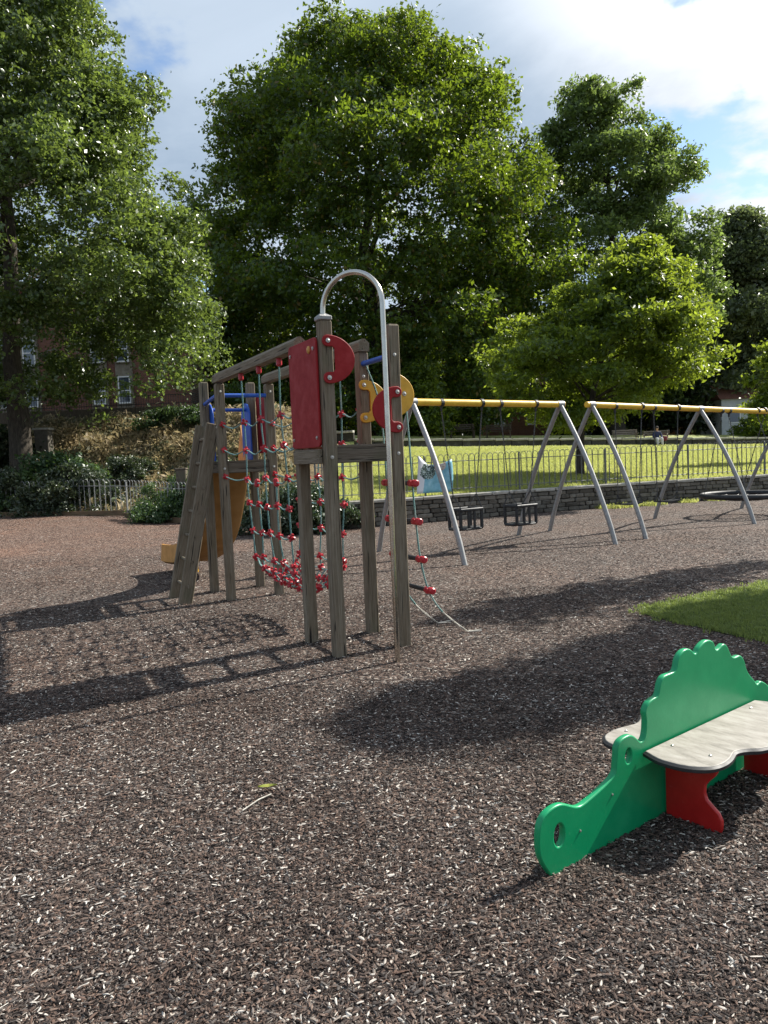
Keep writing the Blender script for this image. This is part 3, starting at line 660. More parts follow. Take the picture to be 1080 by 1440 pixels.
tree('maple_sapling', 'slender young tree cut off by the right edge of the view', (15.3, 30, Zt(15.3, 30)),
     [(5.3, 15.2, .3), (4.5, 15.2, 1.1), (3.2, 15.2, 1.25), (2.4, 15.2, .9)], 30, .9, 32, 7000, .17, MAT['leaf_cherry'], 18, .06, clump=.42, flat=.45, shell=.2, droop=.2, nlimb=10)
bgk = ['dark evergreen tree closing the gap behind the benches', 'dark evergreen tree behind the pale bench', 'dark evergreen tree behind the sitting person', 'dark evergreen tree beside the pale house', 'dark broad tree behind the left end of the kerb', 'dark tree rising behind the brick building on the bank', 'dark tree filling the gap between lime and chestnut']
for q, (x, y, r, h) in enumerate(((7, 78, 6, 12), (17, 70, 4.5, 9), (22, 62, 4, 9.5), (28, 76, 5, 11), (1.5, 76, 6, 12), (-22, 62, 6, 16), (-14, 68, 6.5, 17))):
    zb = Zt(x, y)
    tree('evergreen_tree', bgk[q], (x, y, zb), [(zb + h, x, 1), (zb + h * .8, x, r * .75), (zb + h * .5, x, r), (zb + h * .25, x, r), (zb + .6, x, r * .9)], y, .8, 60, 16000, .42, MAT['leaf_dark'], 30 + q, .3, 'dark trees closing the far side', 8, clump=1.5, flat=.65, shell=.4)
# far wood that closes the horizon, one mass of leaves
n = 42000; hx = rng.uniform(-75, 75, n); hy = 92 + rng.normal(0, 2.5, n) + 5 * np.sin(hx * .11); hz = zter(hx, hy) + rng.uniform(0, 1, n) ** .8 * (7 + 2 * np.sin(hx * .35) + 1.2 * np.sin(hx * 1.1 + 2))
nn = rng.normal(0, 1, (n, 3)) + np.array([0, 0, .5]); nn /= np.linalg.norm(nn, axis=1, keepdims=True); a = rng.normal(0, 1, (n, 3)); a -= nn * (a * nn).sum(1, keepdims=True); a /= np.linalg.norm(a, axis=1, keepdims=True); b = np.cross(nn, a)
P = np.stack([hx, hy, hz], -1); V = np.stack([P - a * .55, P + b * .4, P + a * .55, P - b * .4], 1).reshape(-1, 3); i4 = np.arange(n)[:, None] * 4
tag(link('far_wood', fastmesh('far_wood', V, np.concatenate([i4 + np.array([0, 1, 2]), i4 + np.array([0, 2, 3])], 0), MAT['leaf_dark'])), 'dark far wood closing the view under the tree crowns', kind='stuff')
# tree just outside the right edge whose shade falls across the mulch
tree('field_tree', 'slim tree on the grass corner right of the view', (9.95, 10.55, .02),
     [(9.5, 9.95, .2), (8.8, 9.95, .5), (7.6, 9.95, 1.0), (6.2, 9.95, 1.05), (5.2, 9.95, .7)], 10.55, 1.0, 60, 30000, .13, MAT['leaf_chestnut'], 41, .13, clump=.45, flat=.8, shell=.1, nlimb=14,
     lobes=[(9.36, 12.5, z, r) for z, r in ((8.2, .45), (7.6, .6), (7.0, .6), (6.3, .65), (5.7, .6), (5.1, .6), (4.4, .5))] + [(10.3, 10.1, 7.6, .5), (10.4, 10.0, 6.8, .5)])

def bush(name, label, cx, cy, z0, rx, ry, h, nclump, nleaf, leaf, m, seed, group=None, clump=.35, cat='bush', **kw):
    t_ = thing(name, label, cat, (cx, cy, z0), 0, group)
    prof = [(0.0, 0, rx * .92), (h * .35, 0, rx), (h * .7, 0, rx * .78), (h * .95, 0, rx * .3)]
    me, C, cr = crown_mesh('foliage', prof, 0, ry / rx, nclump, nleaf, leaf, m, seed, clump=clump, flat=.7, shell=.2, **kw)
    link('foliage', me, t_)
    mb = MB(); r = random.Random(seed)
    for q in range(min(14, len(C))): limb(mb, (r.uniform(-.2, .2) * rx, r.uniform(-.2, .2) * ry, -.05), C[q], .025, .006, seed + q, 4, k=4)
    so_ = mb.obj('stem', MAT['bark'], t_); so_['kind'] = 'stuff'
    return t_
bush('juniper_bush', 'low spreading grey green bush at the mulch edge behind the climbing net', -1.95, 17.3, 0, 1.55, .9, 1.0, 60, 24000, .075, MAT['leaf_juniper'], 51, clump=.3)
bush('laurel_bush', 'leafy green shrub left of the dry bank under the big tree', -11.7, 27.0, Zt(-11.7, 27.0) - .3, 2.4, 1.6, 1.9, 60, 15000, .15, MAT['leaf_shrub'], 52, clump=.55)
bush('ivy_mound', 'dark ivy mound hanging down to the mulch at the far left', -10.3, 25.3, .1, 1.9, 1.0, 1.55, 60, 20000, .10, MAT['leaf_ivy'], 53, clump=.42, droop=.4)
bush('ivy_mound', 'dark ivy clump cut by the left edge of the view', -13.6, 25.9, .1, 2.0, 1.1, 1.9, 60, 16000, .11, MAT['leaf_ivy'], 54, clump=.45, droop=.4)
bush('cotoneaster_bush', 'low dark green shrub behind the iron fence beside the wooden post', -6.15, 22.7, .2, 1.35, .8, .95, 40, 13000, .075, MAT['leaf_shrub'], 55, clump=.3)
bush('cotoneaster_bush', 'flat trailing shrub in front of the iron fence near the slide', -6.3, 21.75, .05, 1.1, .5, .5, 40, 9000, .07, MAT['leaf_shrub'], 56, clump=.22)
bush('bramble_bush', 'tall green shrub at the foot of the slide side of the bank', -4.6, 22.3, .4, 1.2, .8, 1.3, 40, 9000, .10, MAT['leaf_shrub'], 57, clump=.35)
bush('laurel_bush', 'rounded shrub on top of the bank by the grey pillar', -15.8, 31.2, Zt(-15.8, 31.2), 1.9, 1.2, 1.7, 40, 9000, .15, MAT['leaf_dark'], 58, clump=.5)
bush('ivy_mound', 'dark ivy patch sprawling on the shaded left half of the dry bank', -9.6, 28.6, Zt(-9.6, 28.6) - .15, 1.7, 1.2, .95, 50, 13000, .09, MAT['leaf_ivy'], 63, clump=.35, droop=.3)
bush('bramble_bush', 'rough green bramble along the top of the dry bank', -8.6, 33.2, Zt(-8.6, 33.2) - .1, 2.2, .8, .9, 50, 9000, .11, MAT['leaf_shrub'], 64, clump=.35)
bush('bramble_bush', 'small green bramble halfway up the dry bank behind the slide', -6.1, 26.2, Zt(-6.1, 26.2) - .1, 1.1, .8, .65, 36, 7000, .09, MAT['leaf_shrub'], 65, clump=.28)
bush('hazel_bush', 'green bush by the pale house at the right edge', 27.5, 55, Zt(27.5, 55), 2.6, 1.2, 1.5, 40, 8000, .2, MAT['leaf_cherry'], 59, clump=.6)
bush('hazel_bush', 'leafy bush under the chestnut beside the dark benches', 2.6, 47, Zt(2.6, 47), 1.9, 1.2, 4.2, 50, 10000, .24, MAT['leaf_cherry'], 60, clump=.7)
# dry ground cover on the bank
n = 60000; px = rng.uniform(-16, -2.6, n); dd_ = rng.uniform(.3, 13, n); py = yper(px) + dd_
nn = rng.normal(0, 1, (n, 3)) * .8 + np.array([0, -.2, .7]); nn /= np.linalg.norm(nn, axis=1, keepdims=True)
pz = zter(px, py) + np.abs(rng.normal(0, .12, n)) * (1 + .9 * np.sin(px * 2.2) * np.sin(py * 1.9))
P = np.stack([px, py, pz], -1); a = rng.normal(0, 1, (n, 3)); a -= nn * (a * nn).sum(1, keepdims=True); a /= np.linalg.norm(a, axis=1, keepdims=True); b = np.cross(nn, a)
L_ = .13 * rng.uniform(.6, 1.4, n)[:, None]
V = np.stack([P - a * L_, P + b * L_ * .32, P + a * L_, P - b * L_ * .32], 1).reshape(-1, 3); i4 = np.arange(n)[:, None] * 4
T = np.concatenate([i4 + np.array([0, 1, 2]), i4 + np.array([0, 2, 3])], 0)
tag(link('dry_undergrowth', fastmesh('dry_undergrowth', V, T, MAT['leaf_dry'])), 'dry straw coloured undergrowth covering the bank', kind='stuff')

# ------------------------------------------------------------------ stone wall, fences, kerb
WP = [(-1.5, 17.55), (.49, 18.22), (5.29, 20.4), (11.23, 22.43), (14.2, 23.5)]
def along(path, s_):
    for (x0, y0), (x1, y1) in zip(path, path[1:]):
        L = math.hypot(x1 - x0, y1 - y0)
        if s_ <= L or (x1, y1) == path[-1]:
            f = s_ / L; return x0 + (x1 - x0) * f, y0 + (y1 - y0) * f, math.atan2(y1 - y0, x1 - x0)
        s_ -= L
plen = lambda path: sum(math.dist(a, b) for a, b in zip(path, path[1:]))
wall = thing('stone_wall', 'low grey stone retaining wall with pale coping behind the swings', 'wall', (*WP[0], 0))
IP = Matrix.Translation((-WP[0][0], -WP[0][1], 0))
mb = MB()
for (x0, y0), (x1, y1) in zip(WP, WP[1:]):
    a = math.atan2(y1 - y0, x1 - x0); nx, ny = -math.sin(a), math.cos(a); L = math.hypot(x1 - x0, y1 - y0)
    mb.box(((x0 + x1) / 2 + nx * .17, (y0 + y1) / 2 + ny * .17, .265), (L + .06, .28, .57), rot=Matrix.Rotation(a, 3, 'Z'))
o = mb.obj('core', MAT['mortar'], wall); o.matrix_parent_inverse = IP
def rock(l, w, h, seed, ch=.016, jit=.008):
    r = random.Random(seed); m = MB().box((0, 0, 0), (l, w, h), ch)
    m.v = [(x + r.uniform(-jit, jit), y + r.uniform(-jit, jit), z + r.uniform(-jit, jit) * .8) for x, y, z in m.v]; return m
stones = [[rock(l, .16, .098, 100 + 7 * k + int(l * 100)).me('stone', MAT['stone']) for k in range(3)] for l in (.18, .25, .33, .42)]
WL = plen(WP); r = random.Random(4); cnt = 0
for row in range(5):
    s_ = r.uniform(0, .15)
    while s_ < WL - .4 and cnt < 300:
        q = r.choice((0, 1, 1, 2, 2, 3)); l = (.18, .25, .33, .42)[q]; x, y, a = along(WP, s_ + l / 2)
        pr_ = r.uniform(.035, .065)
        o = link('stone', r.choice(stones[q]), wall, (x + math.sin(a) * (pr_ - .08) * 1 - math.sin(a) * .0, y - math.cos(a) * (pr_ - .08), .052 + row * .108), (r.uniform(-.03, .03), r.uniform(-.03, .03), a + r.uniform(-.03, .03)))
        o.matrix_parent_inverse = IP; s_ += l + r.uniform(.012, .03); cnt += 1
cop = [rock(.62, .36, .07, 300 + k, .012, .005).me('coping_stone', MAT['coping']) for k in range(3)]
s_ = 0
while s_ < WL - .3:
    x, y, a = along(WP, s_ + .32); o = link('coping_stone', random.choice(cop), wall, (x - math.sin(a) * .10, y + math.cos(a) * .10, .588 + random.uniform(-.004, .004)), (0, 0, a + random.uniform(-.01, .01))); o.matrix_parent_inverse = IP; s_ += .645

def bow_fence(label, path, zf, h, pitch_, post_every, m, hoop_h):
    f = thing('iron_fence', label, 'fence', (*path[0], zf(*path[0])), 0); ip = Matrix.Translation((-path[0][0], -path[0][1], -zf(*path[0])))
    hw = pitch_ * .43; rr = .0075
    pts = [(-hw, 0, .06), (-hw, 0, h - hw)] + [(-hw * math.cos(t_), 0, h - hw + hw * math.sin(t_)) for t_ in np.linspace(.3, PI - .3, 6)] + [(hw, 0, h - hw), (hw, 0, .06)]
    hoop = MB().tube(pts, rr, 5, False).me('hoop', m)
    post = MB().box((0, 0, h * .5 - .05), (.038, .038, h + .06), .006).me('fence_post', m)
    L = plen(path); s_ = pitch_ / 2
    while s_ < L:
        x, y, a = along(path, s_); o = link('hoop', hoop, f, (x, y, zf(x, y)), (random.uniform(-.015, .015), random.uniform(-.01, .01), a)); o.matrix_parent_inverse = ip; s_ += pitch_
    s_ = .02; k = 0; pp = None
    while s_ < L:
        x, y, a = along(path, s_); o = link('fence_post', post, f, (x, y - .03, zf(x, y)), (0, 0, a)); o.matrix_parent_inverse = ip
        if pp:
            for hz in (.12, hoop_h):
                p0 = Vector((pp[0], pp[1], zf(*pp) + hz)); p1 = Vector((x, y, zf(x, y) + hz))
                o = MB().tube([p0, p1], .011, 5).obj('rail', m, f); o.matrix_parent_inverse = ip
        pp = (x, y); s_ += post_every
    return f
FP = [(x - .07 * 1, y + .27) for x, y in WP]
bow_fence('long bow topped grey iron fence standing on the stone wall', FP, lambda x, y: .63, .98, .175, 2.75, MAT['fence_dark'], .80)
LP = [(-12.6, 25.75), (-8.0, 24.15), (-5.3, 21.6), (-4.2, 20.6)]
bow_fence('short bow topped grey iron fence at the foot of the dry bank', LP, lambda x, y: Zt(x, y) - .02, 1.15, .20, 2.4, MAT['fence'], .95)
eg = thing('timber_edging', 'low timber edging board holding back the dry bank', 'edging', (-8, 23.6, .0)); ip = Matrix.Translation((8, -23.6, 0))
EP = [(-12.8, 25.35), (-8.0, 23.72), (-5.46, 21.05), (-3.3, 18.8)]
for (x0, y0), (x1, y1) in zip(EP, EP[1:]):
    L = math.hypot(x1 - x0, y1 - y0); a = math.atan2(y1 - y0, x1 - x0); nb = max(1, round(L / 2.4))
    for q in range(nb):
        f = (q + .5) / nb; x, y = x0 + (x1 - x0) * f, y0 + (y1 - y0) * f
        o = MB().box((0, 0, 0), (.05, .16, L / nb - .012), .008).obj('board', MAT['edging'], eg, (x, y, float(mound(x, y)) + .07), (PI / 2, 0, a + PI / 2)); o.matrix_parent_inverse = ip
kb = thing('path_kerb', 'long pale kerb line across the lawn in front of the dark path', 'kerb', (0, yper(0) + 20, Zt(0, yper(0) + 20))); ip = Matrix.Translation(-kb.location)
kst = [rock(.94, .24, .11, 400 + k, .015, .004).me('kerb_stone', MAT['coping']) for k in range(3)]
kri = [rock(.95, .16, .42, 420 + k, .015, .004).me('shaded_riser', MAT['mortar']) for k in range(2)]  # kerb face darker than the kerb stones: its shade put into the colour
x = -2.2
while x < 27:
    y = float(yper(x)) + 20; x2 = x + .93; y2 = float(yper(x2)) + 20
    o = link('kerb_stone', random.choice(kst), kb, ((x + x2) / 2, (y + y2) / 2, Zt(x, y) + .31 + random.uniform(-.008, .008)), (0, 0, math.atan2(y2 - y, x2 - x)))
    o.matrix_parent_inverse = ip; o = link('shaded_riser', random.choice(kri), kb, ((x + x2) / 2, (y + y2) / 2 + .03, Zt(x, y) + .04), (0, 0, math.atan2(y2 - y, x2 - x))); o.matrix_parent_inverse = ip; x += .985 * math.cos(math.atan2(y2 - y, x2 - x))

wp = thing('wooden_post', 'short thick dark wooden post behind the iron fence on the bank', 'post', (-5.85, 22.5, .6))
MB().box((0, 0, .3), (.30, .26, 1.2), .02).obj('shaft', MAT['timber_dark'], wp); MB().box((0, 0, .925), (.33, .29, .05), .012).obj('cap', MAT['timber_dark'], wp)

# banner tied to the fence
bx, by, ba = along(FP, 3.0)
bn = thing('banner', 'blue and white printed banner tied to the iron fence behind the swing frame', 'banner', (bx + .05 * math.sin(ba), by - .05 * math.cos(ba), .69), ba)
nx, nz = 14, 10; V = []; F = []
for j in range(nz + 1):
    for i_ in range(nx + 1):
        u_, v_ = i_ / nx, j / nz; x = -.5 + u_ * (1.0) + (.06 * v_ if u_ < .5 else 0); z = v_ * (.80 - .12 * math.sin(PI * u_) * v_ + (.12 * max(0, .25 - u_) * 4) * v_)
        V.append((x, -.02 - .03 * math.sin(7 * u_ + 2 * v_) - .02 * math.sin(11 * u_ - 5 * v_), z))
for j in range(nz):
    for i_ in range(nx): F.append([j * (nx + 1) + i_, j * (nx + 1) + i_ + 1, (j + 1) * (nx + 1) + i_ + 1, (j + 1) * (nx + 1) + i_])
me = mesh('sheet', V, F, MAT['banner'], True); so_ = link('sheet', me, bn); md = so_.modifiers.new('thickness', 'SOLIDIFY'); md.thickness = .004
for x, z in ((-.42, .84), (.46, .78), (-.46, .05), (.46, .05)): MB().tube([(x, -.03, z), (x + .02, .03, z + .03), (x, .06, z + .01)], .006, 5).obj('tie', MAT['rope_pale'], bn)

# ------------------------------------------------------------------ buildings
bl = thing('brick_building', 'red brick building with buff window bays seen under the big tree on the bank', 'building', (-21, 48, 3.8))
FY = -1.5
MB().box((0, 1.8, 4.1), (19.5, 6.5, 9), 0).obj('wall', MAT['brick'], bl)
MB().box((0, 1.8, 8.75), (20.1, 7.1, .35), .03).obj('roof', MAT['roof'], bl)
MB().box((0, FY - .04, .35), (19.3, .12, .5), .02).obj('plinth', MAT['buff'], bl)
for wx in (-8, -5, -1.2, .3, 4.35, 5.85):
    MB().box((wx, FY - .03, 3.9), (1.0, .14, 6.6), .02).obj('bay', MAT['buff'], bl)
    for wz in (2.5, 4.95):
        fr = MB()
        for c, d in (((wx, FY - .12, wz + .77), (.74, .09, .07)), ((wx, FY - .12, wz - .77), (.74, .09, .07)), ((wx - .335, FY - .12, wz), (.07, .09, 1.47)), ((wx + .335, FY - .12, wz), (.07, .09, 1.47)), ((wx, FY - .125, wz - .05), (.60, .09, .055))): fr.box(c, d)
        w_ = fr.obj('window', MAT['white'], bl); MB().box((wx, FY - .105, wz), (.6, .02, 1.47)).obj('pane', MAT['glass'], w_); MB().box((wx, FY - .16, wz - .84), (.86, .16, .06), .008).obj('sill', MAT['buff'], w_)
tw = thing('terrace_wall', 'dark low wall with railings in front of the brick building', 'wall', (-13.5, 37.4, Zt(-13.5, 37.4)))
MB().box((0, 0, .22), (11.5, .28, .75), .02).obj('wall_body', MAT['timber_dark'], tw)
rail = MB()
for hz in (.72, 1.12): rail.box((0, 0, hz), (11.4, .03, .03))
rail.obj('rail', MAT['dark_metal'], tw)
bar = MB().box((0, 0, .86), (.018, .018, .58)).me('railing_bar', MAT['dark_metal'])
for q in range(95): link('railing_bar', bar, tw, (-5.64 + q * .12, 0, 0))
pl = thing('stone_pillar', 'square grey green pillar with a cap on the bank', 'pillar', (-13.75, 31.6, Zt(-13.75, 31.6)))
MB().box((0, 0, .62), (.55, .5, 1.35), .02).obj('shaft', MAT['stone'], pl); MB().box((0, 0, 1.34), (.66, .6, .09), .015).obj('cap', MAT['coping'], pl); MB().box((0, 0, .06), (.64, .58, .16), .02).obj('base', MAT['stone'], pl)

br = thing('brick_house', 'red brick house with one pale window behind the far benches', 'building', (11.7, 66, Zt(11.7, 66)))
MB().box((0, 2.5, 2.2), (5.0, 5, 4.6)).obj('wall', MAT['brick'], br)
gab = MB(); gab.add([(-2.7, -.2, 4.5), (2.7, -.2, 4.5), (2.7, 5.2, 4.5), (-2.7, 5.2, 4.5), (-2.7, 2.5, 6.2), (2.7, 2.5, 6.2)], [[0, 1, 5, 4], [2, 3, 4, 5], [0, 4, 3], [1, 2, 5], [0, 3, 2, 1]]); gab.obj('roof', MAT['roof'], br)
for wx, wz in ((1.25, 1.6), (-1.5, 1.6)):
    fr = MB()
    for c, d in (((wx, -.02, wz + .46), (.92, .1, .08)), ((wx, -.02, wz - .46), (.92, .1, .08)), ((wx - .42, -.02, wz), (.08, .1, .84)), ((wx + .42, -.02, wz), (.08, .1, .84)), ((wx, -.02, wz), (.05, .09, .84))): fr.box(c, d)
    w_ = fr.obj('window', MAT['white'], br); MB().box((wx, .004, wz), (.78, .03, .86)).obj('pane', MAT['glass'], w_)
ph = thing('pale_house', 'pale rendered house partly seen at the right edge of the view', 'building', (29.5, 60, Zt(29.5, 60)))
MB().box((0, 2, 1.4), (6, 4, 3)).obj('wall', MAT['render'], ph)
gab = MB(); gab.add([(-3.2, -.25, 2.9), (3.2, -.25, 2.9), (3.2, 4.25, 2.9), (-3.2, 4.25, 2.9), (-3.2, 2, 4.4), (3.2, 2, 4.4)], [[0, 1, 5, 4], [2, 3, 4, 5], [0, 4, 3], [1, 2, 5], [0, 3, 2, 1]]); gab.obj('roof', MAT['roof'], ph)
for wx in (-2, 0, 2):
    w_ = MB().box((wx, -.01, 1.6), (.9, .06, 1.1)).obj('window', MAT['white'], ph); MB().box((wx, -.03, 1.6), (.76, .05, .96)).obj('pane', MAT['glass'], w_)
rh = thing('red_roof_house', 'red roofed house glimpsed between the trees above the sitting person', 'building', (26.8, 70, Zt(26.8, 70) - .6))
MB().box((0, 2, 1.6), (4, 4, 3.4)).obj('wall', MAT['brick'], rh)
gab = MB(); gab.add([(-2.2, -.25, 3.3), (2.2, -.25, 3.3), (2.2, 4.25, 3.3), (-2.2, 4.25, 3.3), (-2.2, 2, 5.6), (2.2, 2, 5.6)], [[0, 1, 5, 4], [2, 3, 4, 5], [0, 4, 3], [1, 2, 5], [0, 3, 2, 1]]); gab.obj('roof', MAT['roof'], rh)

def bench(label, x, y, rz, m):
    b_ = thing('bench', label, 'bench', (x, y, Zt(x, y)), rz, 'benches on the upper grass')
    sl = MB().box((0, 0, 0), (.085, .03, 1.6), .005).me('slat', m); R = (0, PI / 2, 0)
    for yy in (-.2, -.1, 0, .1): link('slat', sl, b_, (0, yy, .44), (PI / 2, 0, PI / 2))
    for zz_ in (.58, .7, .82): link('slat', sl, b_, (0, .19 + (zz_ - .5) * .2, zz_), (0, PI / 2, 0))
    for sx_ in (-.7, .7):
        MB().box((sx_, -.19, .21), (.07, .07, .43)).box((sx_, .17, .42), (.07, .07, .86)).box((sx_, -.02, .62), (.06, .46, .05)).obj('bench_end', m, b_)
bench('dark bench left of the brick house', 4.9, 46.5, .1, MAT['bench_dark'])
bench('dark bench nearest the brick house wall', 7.2, 47.2, -.2, MAT['bench_dark'])
bench('pale wooden bench in front of the dark evergreens', 15.3, 48.2, .05, MAT['bench_pale'])
bench('low pale bench turned aside from the other pale bench', 17.2, 48.4, -.5, MAT['bench_pale'])

# ------------------------------------------------------------------ person sitting on the kerb
def skin_body(name, joints, bones, m, parent, sub=2):
    me = bpy.data.meshes.new(name); me.from_pydata([j[0] for j in joints], bones, []); o = link(name, me, parent)
    md = o.modifiers.new('skin', 'SKIN'); 
    for sv, j in zip(me.skin_vertices[0].data, joints): sv.radius = (j[1], j[1] if len(j) < 3 else j[2])
    me.skin_vertices[0].data[0].use_root = True
    o.modifiers.new('sub', 'SUBSURF').levels = sub; o.modifiers['sub'].render_levels = sub
    bpy.context.view_layer.update()
    m2 = bpy.data.meshes.new_from_object(o.evaluated_get(bpy.context.evaluated_depsgraph_get())); o.modifiers.clear(); o.data = m2; m2.materials.clear(); m2.materials.append(m); m2.shade_smooth(); return o
ppx = 15.75; ppy = float(yper(ppx)) + 19.98; ppz = Zt(ppx, ppy)
pe = thing('person', 'person in a dark blue top sitting on the pale kerb facing the playground', 'person', (ppx, ppy, ppz + .18), 0)
J = [((0, 0, .08), .13, .15), ((0, .03, .30), .115, .14), ((0, .01, .48), .12, .16), ((0, 0, .56), .055), ((0, -.02, .64), .05), ((0, -.03, .72), .088, .078), ((0, -.03, .80), .07),
     ((.17, 0, .50), .052), ((.24, -.06, .27), .042), ((.17, -.26, .16), .034), ((.10, -.34, .17), .03), ((.09, -.40, .16), .026),
     ((-.17, 0, .50), .052), ((-.24, -.06, .27), .042), ((-.17, -.26, .16), .034), ((-.10, -.34, .17), .03), ((-.09, -.40, .16), .026),
     ((.10, -.06, .06), .085), ((.13, -.42, .16), .062), ((.13, -.46, -.24), .042), ((.13, -.60, -.28), .036),
     ((-.10, -.06, .06), .085), ((-.13, -.42, .16), .062), ((-.13, -.46, -.24), .042), ((-.13, -.60, -.28), .036)]
Bn = [(0, 1), (1, 2), (2, 3), (3, 4), (4, 5), (5, 6), (2, 7), (7, 8), (8, 9), (9, 10), (10, 11), (2, 12), (12, 13), (13, 14), (14, 15), (15, 16), (0, 17), (17, 18), (18, 19), (19, 20), (0, 21), (21, 22), (22, 23), (23, 24)]
skin_body('body', J, Bn, MAT['skin'], pe)
g_ = lambda j, e: (j[0], j[1] + e) + ((j[2] + e,) if len(j) > 2 else ())
skin_body('jacket', [g_(J[q], .022) for q in (0, 1, 2, 3, 7, 8, 9, 12, 13, 14)], [(0, 1), (1, 2), (2, 3), (2, 4), (4, 5), (5, 6), (2, 7), (7, 8), (8, 9)], MAT['navy'], pe)
skin_body('trousers', [g_(J[q], .02) for q in (0, 17, 18, 19, 21, 22, 23)], [(0, 1), (1, 2), (2, 3), (0, 4), (4, 5), (5, 6)], MAT['palecloth'], pe)
MB().ball((0, -.005, .775), .098, 2, (1, 1.05, .95)).obj('hair', MAT['hair'], pe, smooth=True)
for s_ in (-1, 1): MB().ball((.13 * s_, -.55, -.285), .06, 2, (.8, 1.9, .7)).obj('shoe', MAT['palecloth'], pe, smooth=True)
bgp = thing('shoulder_bag', 'dark maroon bag resting beside the sitting person', 'bag', (ppx + .42, ppy, ppz + .18)); MB().box((0, 0, .14), (.3, .2, .28), .05).obj('body', MAT['maroon'], bgp); MB().tube([(-.1, 0, .27), (-.07, 0, .38), (.07, 0, .38), (.1, 0, .27)], .012, 6).obj('strap', MAT['maroon'], bgp)

# ------------------------------------------------------------------ climbing frame (local u = x, v = y)
cf = thing('climbing_frame', 'weathered timber climbing frame with red panel, rope net bridge, slide and steel pole', 'climbing frame', (-.428 + .013, 6.135 + .04, 0), math.radians(27))
PWD = .098
def timber(name, length, w=PWD, d=PWD, top='chamfer', m='timber', seed=0, low=-.2):
    """square post along local z, softened edges, slight twist; top: chamfer, gable, round"""
    c = .007; r = random.Random(seed)
    cs = [(-w / 2 + c, -d / 2), (w / 2 - c, -d / 2), (w / 2, -d / 2 + c), (w / 2, d / 2 - c), (w / 2 - c, d / 2), (-w / 2 + c, d / 2), (-w / 2, d / 2 - c), (-w / 2, -d / 2 + c)]
    zs = [low] + [low + (length - low) * k / 6 for k in range(1, 6)] + [length - .014, length]
    V = []; F = []
    for j, z in enumerate(zs):
        k = .86 if j == len(zs) - 1 else 1; jx, jy = (r.uniform(-.0025, .0025), r.uniform(-.0025, .0025)) if 0 < j < len(zs) - 2 else (0, 0)
        for x, y in cs:
            zz_ = z
            if top == 'gable' and j >= len(zs) - 2: zz_ = z + .045 * (1 - abs(x) / (w / 2)) - .02
            if top == 'round' and j >= len(zs) - 2: zz_ = z - .35 * (abs(x) / (w / 2)) ** 2 * w * .55
            V.append((x * k + jx, y * k + jy, zz_))
    n = 8
    for j in range(len(zs) - 1):
        for q in range(n): F.append([j * n + q, j * n + (q + 1) % n, (j + 1) * n + (q + 1) % n, (j + 1) * n + q])
    F += [list(range(n))[::-1]]
    if top == 'gable': b_ = (len(zs) - 1) * n; V.append((0, 0, length + .02)); F += [[b_ + q, b_ + (q + 1) % n, len(V) - 1] for q in range(n)]
    else: b_ = (len(zs) - 1) * n; F += [[b_ + q for q in range(n)]]
    return mesh(name, V, F, MAT[m])
bolt_me = MB().tube([(0, 0, -.004), (0, 0, .006)], .015, 10).ball((0, 0, .006), .011, 1, (1, 1, .7)).me('bolt', MAT['bolt'])
def bolt(par, loc, d='-y', sc=1.0):
    rot = {'-y': (PI / 2, 0, 0), '+y': (-PI / 2, 0, 0), '-x': (0, -PI / 2, 0), '+x': (0, PI / 2, 0), 'z': (0, 0, 0)}[d]
    return link('bolt', bolt_me, par, loc, rot, (sc, sc, sc))
H = PWD / 2
posts = {}
for k, (u, v, h, top) in dict(A=(0, 0, 2.70, 'chamfer'), B=(.6, 0, 2.69, 'chamfer'), C=(0, .6, 2.545, 'chamfer'), D=(.6, .6, 2.545, 'chamfer'), E=(0, 3.15, 2.53, 'chamfer'), F=(.6, 3.15, 2.53, 'chamfer'), G=(0, 3.89, 2.64, 'round'), I=(.6, 3.89, 2.64, 'round')).items():
    posts[k] = link('post', timber('post', h, top=top, seed=ord(k)), cf, (u, v, 0), (random.uniform(-.004, .004), random.uniform(-.004, .004), (0, PI / 2, PI, -PI / 2)[ord(k) % 4] if top != 'round' else 0))
def pbolt(k, z, face):
    o = posts[k]; q = bolt(cf, (0, 0, 0), face); u, v = o.location.x, o.location.y
    dx, dy = {'-y': (0, -1), '+y': (0, 1), '-x': (-1, 0), '+x': (1, 0)}[face]
    q.location = (u + dx * (H + .001), v + dy * (H + .001), z)
for k, z, f in (('A', 1.62, '-y'), ('B', 1.63, '-y'), ('B', 2.44, '-y'), ('E', 2.44, '-y'), ('F', 2.44, '-y'), ('G', 2.33, '-y'), ('E', 1.55, '-y'), ('F', 1.55, '-y'), ('D', 2.33, '-y'), ('D', 1.62, '-y'), ('C', 1.62, '-x'), ('G', 2.0, '-x'), ('E', 2.03, '-x')): pbolt(k, z, f)
cap = MB().box((0, 0, 2.715), (PWD + .012, PWD + .012, .034), .006); cap.add([(-.05, -.05, 2.731), (.05, -.05, 2.731), (.05, .05, 2.731), (-.05, .05, 2.731), (-.018, 0, 2.758), (.018, 0, 2.758)], [[0, 1, 5, 4], [1, 2, 5], [2, 3, 4, 5], [3, 0, 4]])
cap.obj('post_cap', MAT['galv'], cf)
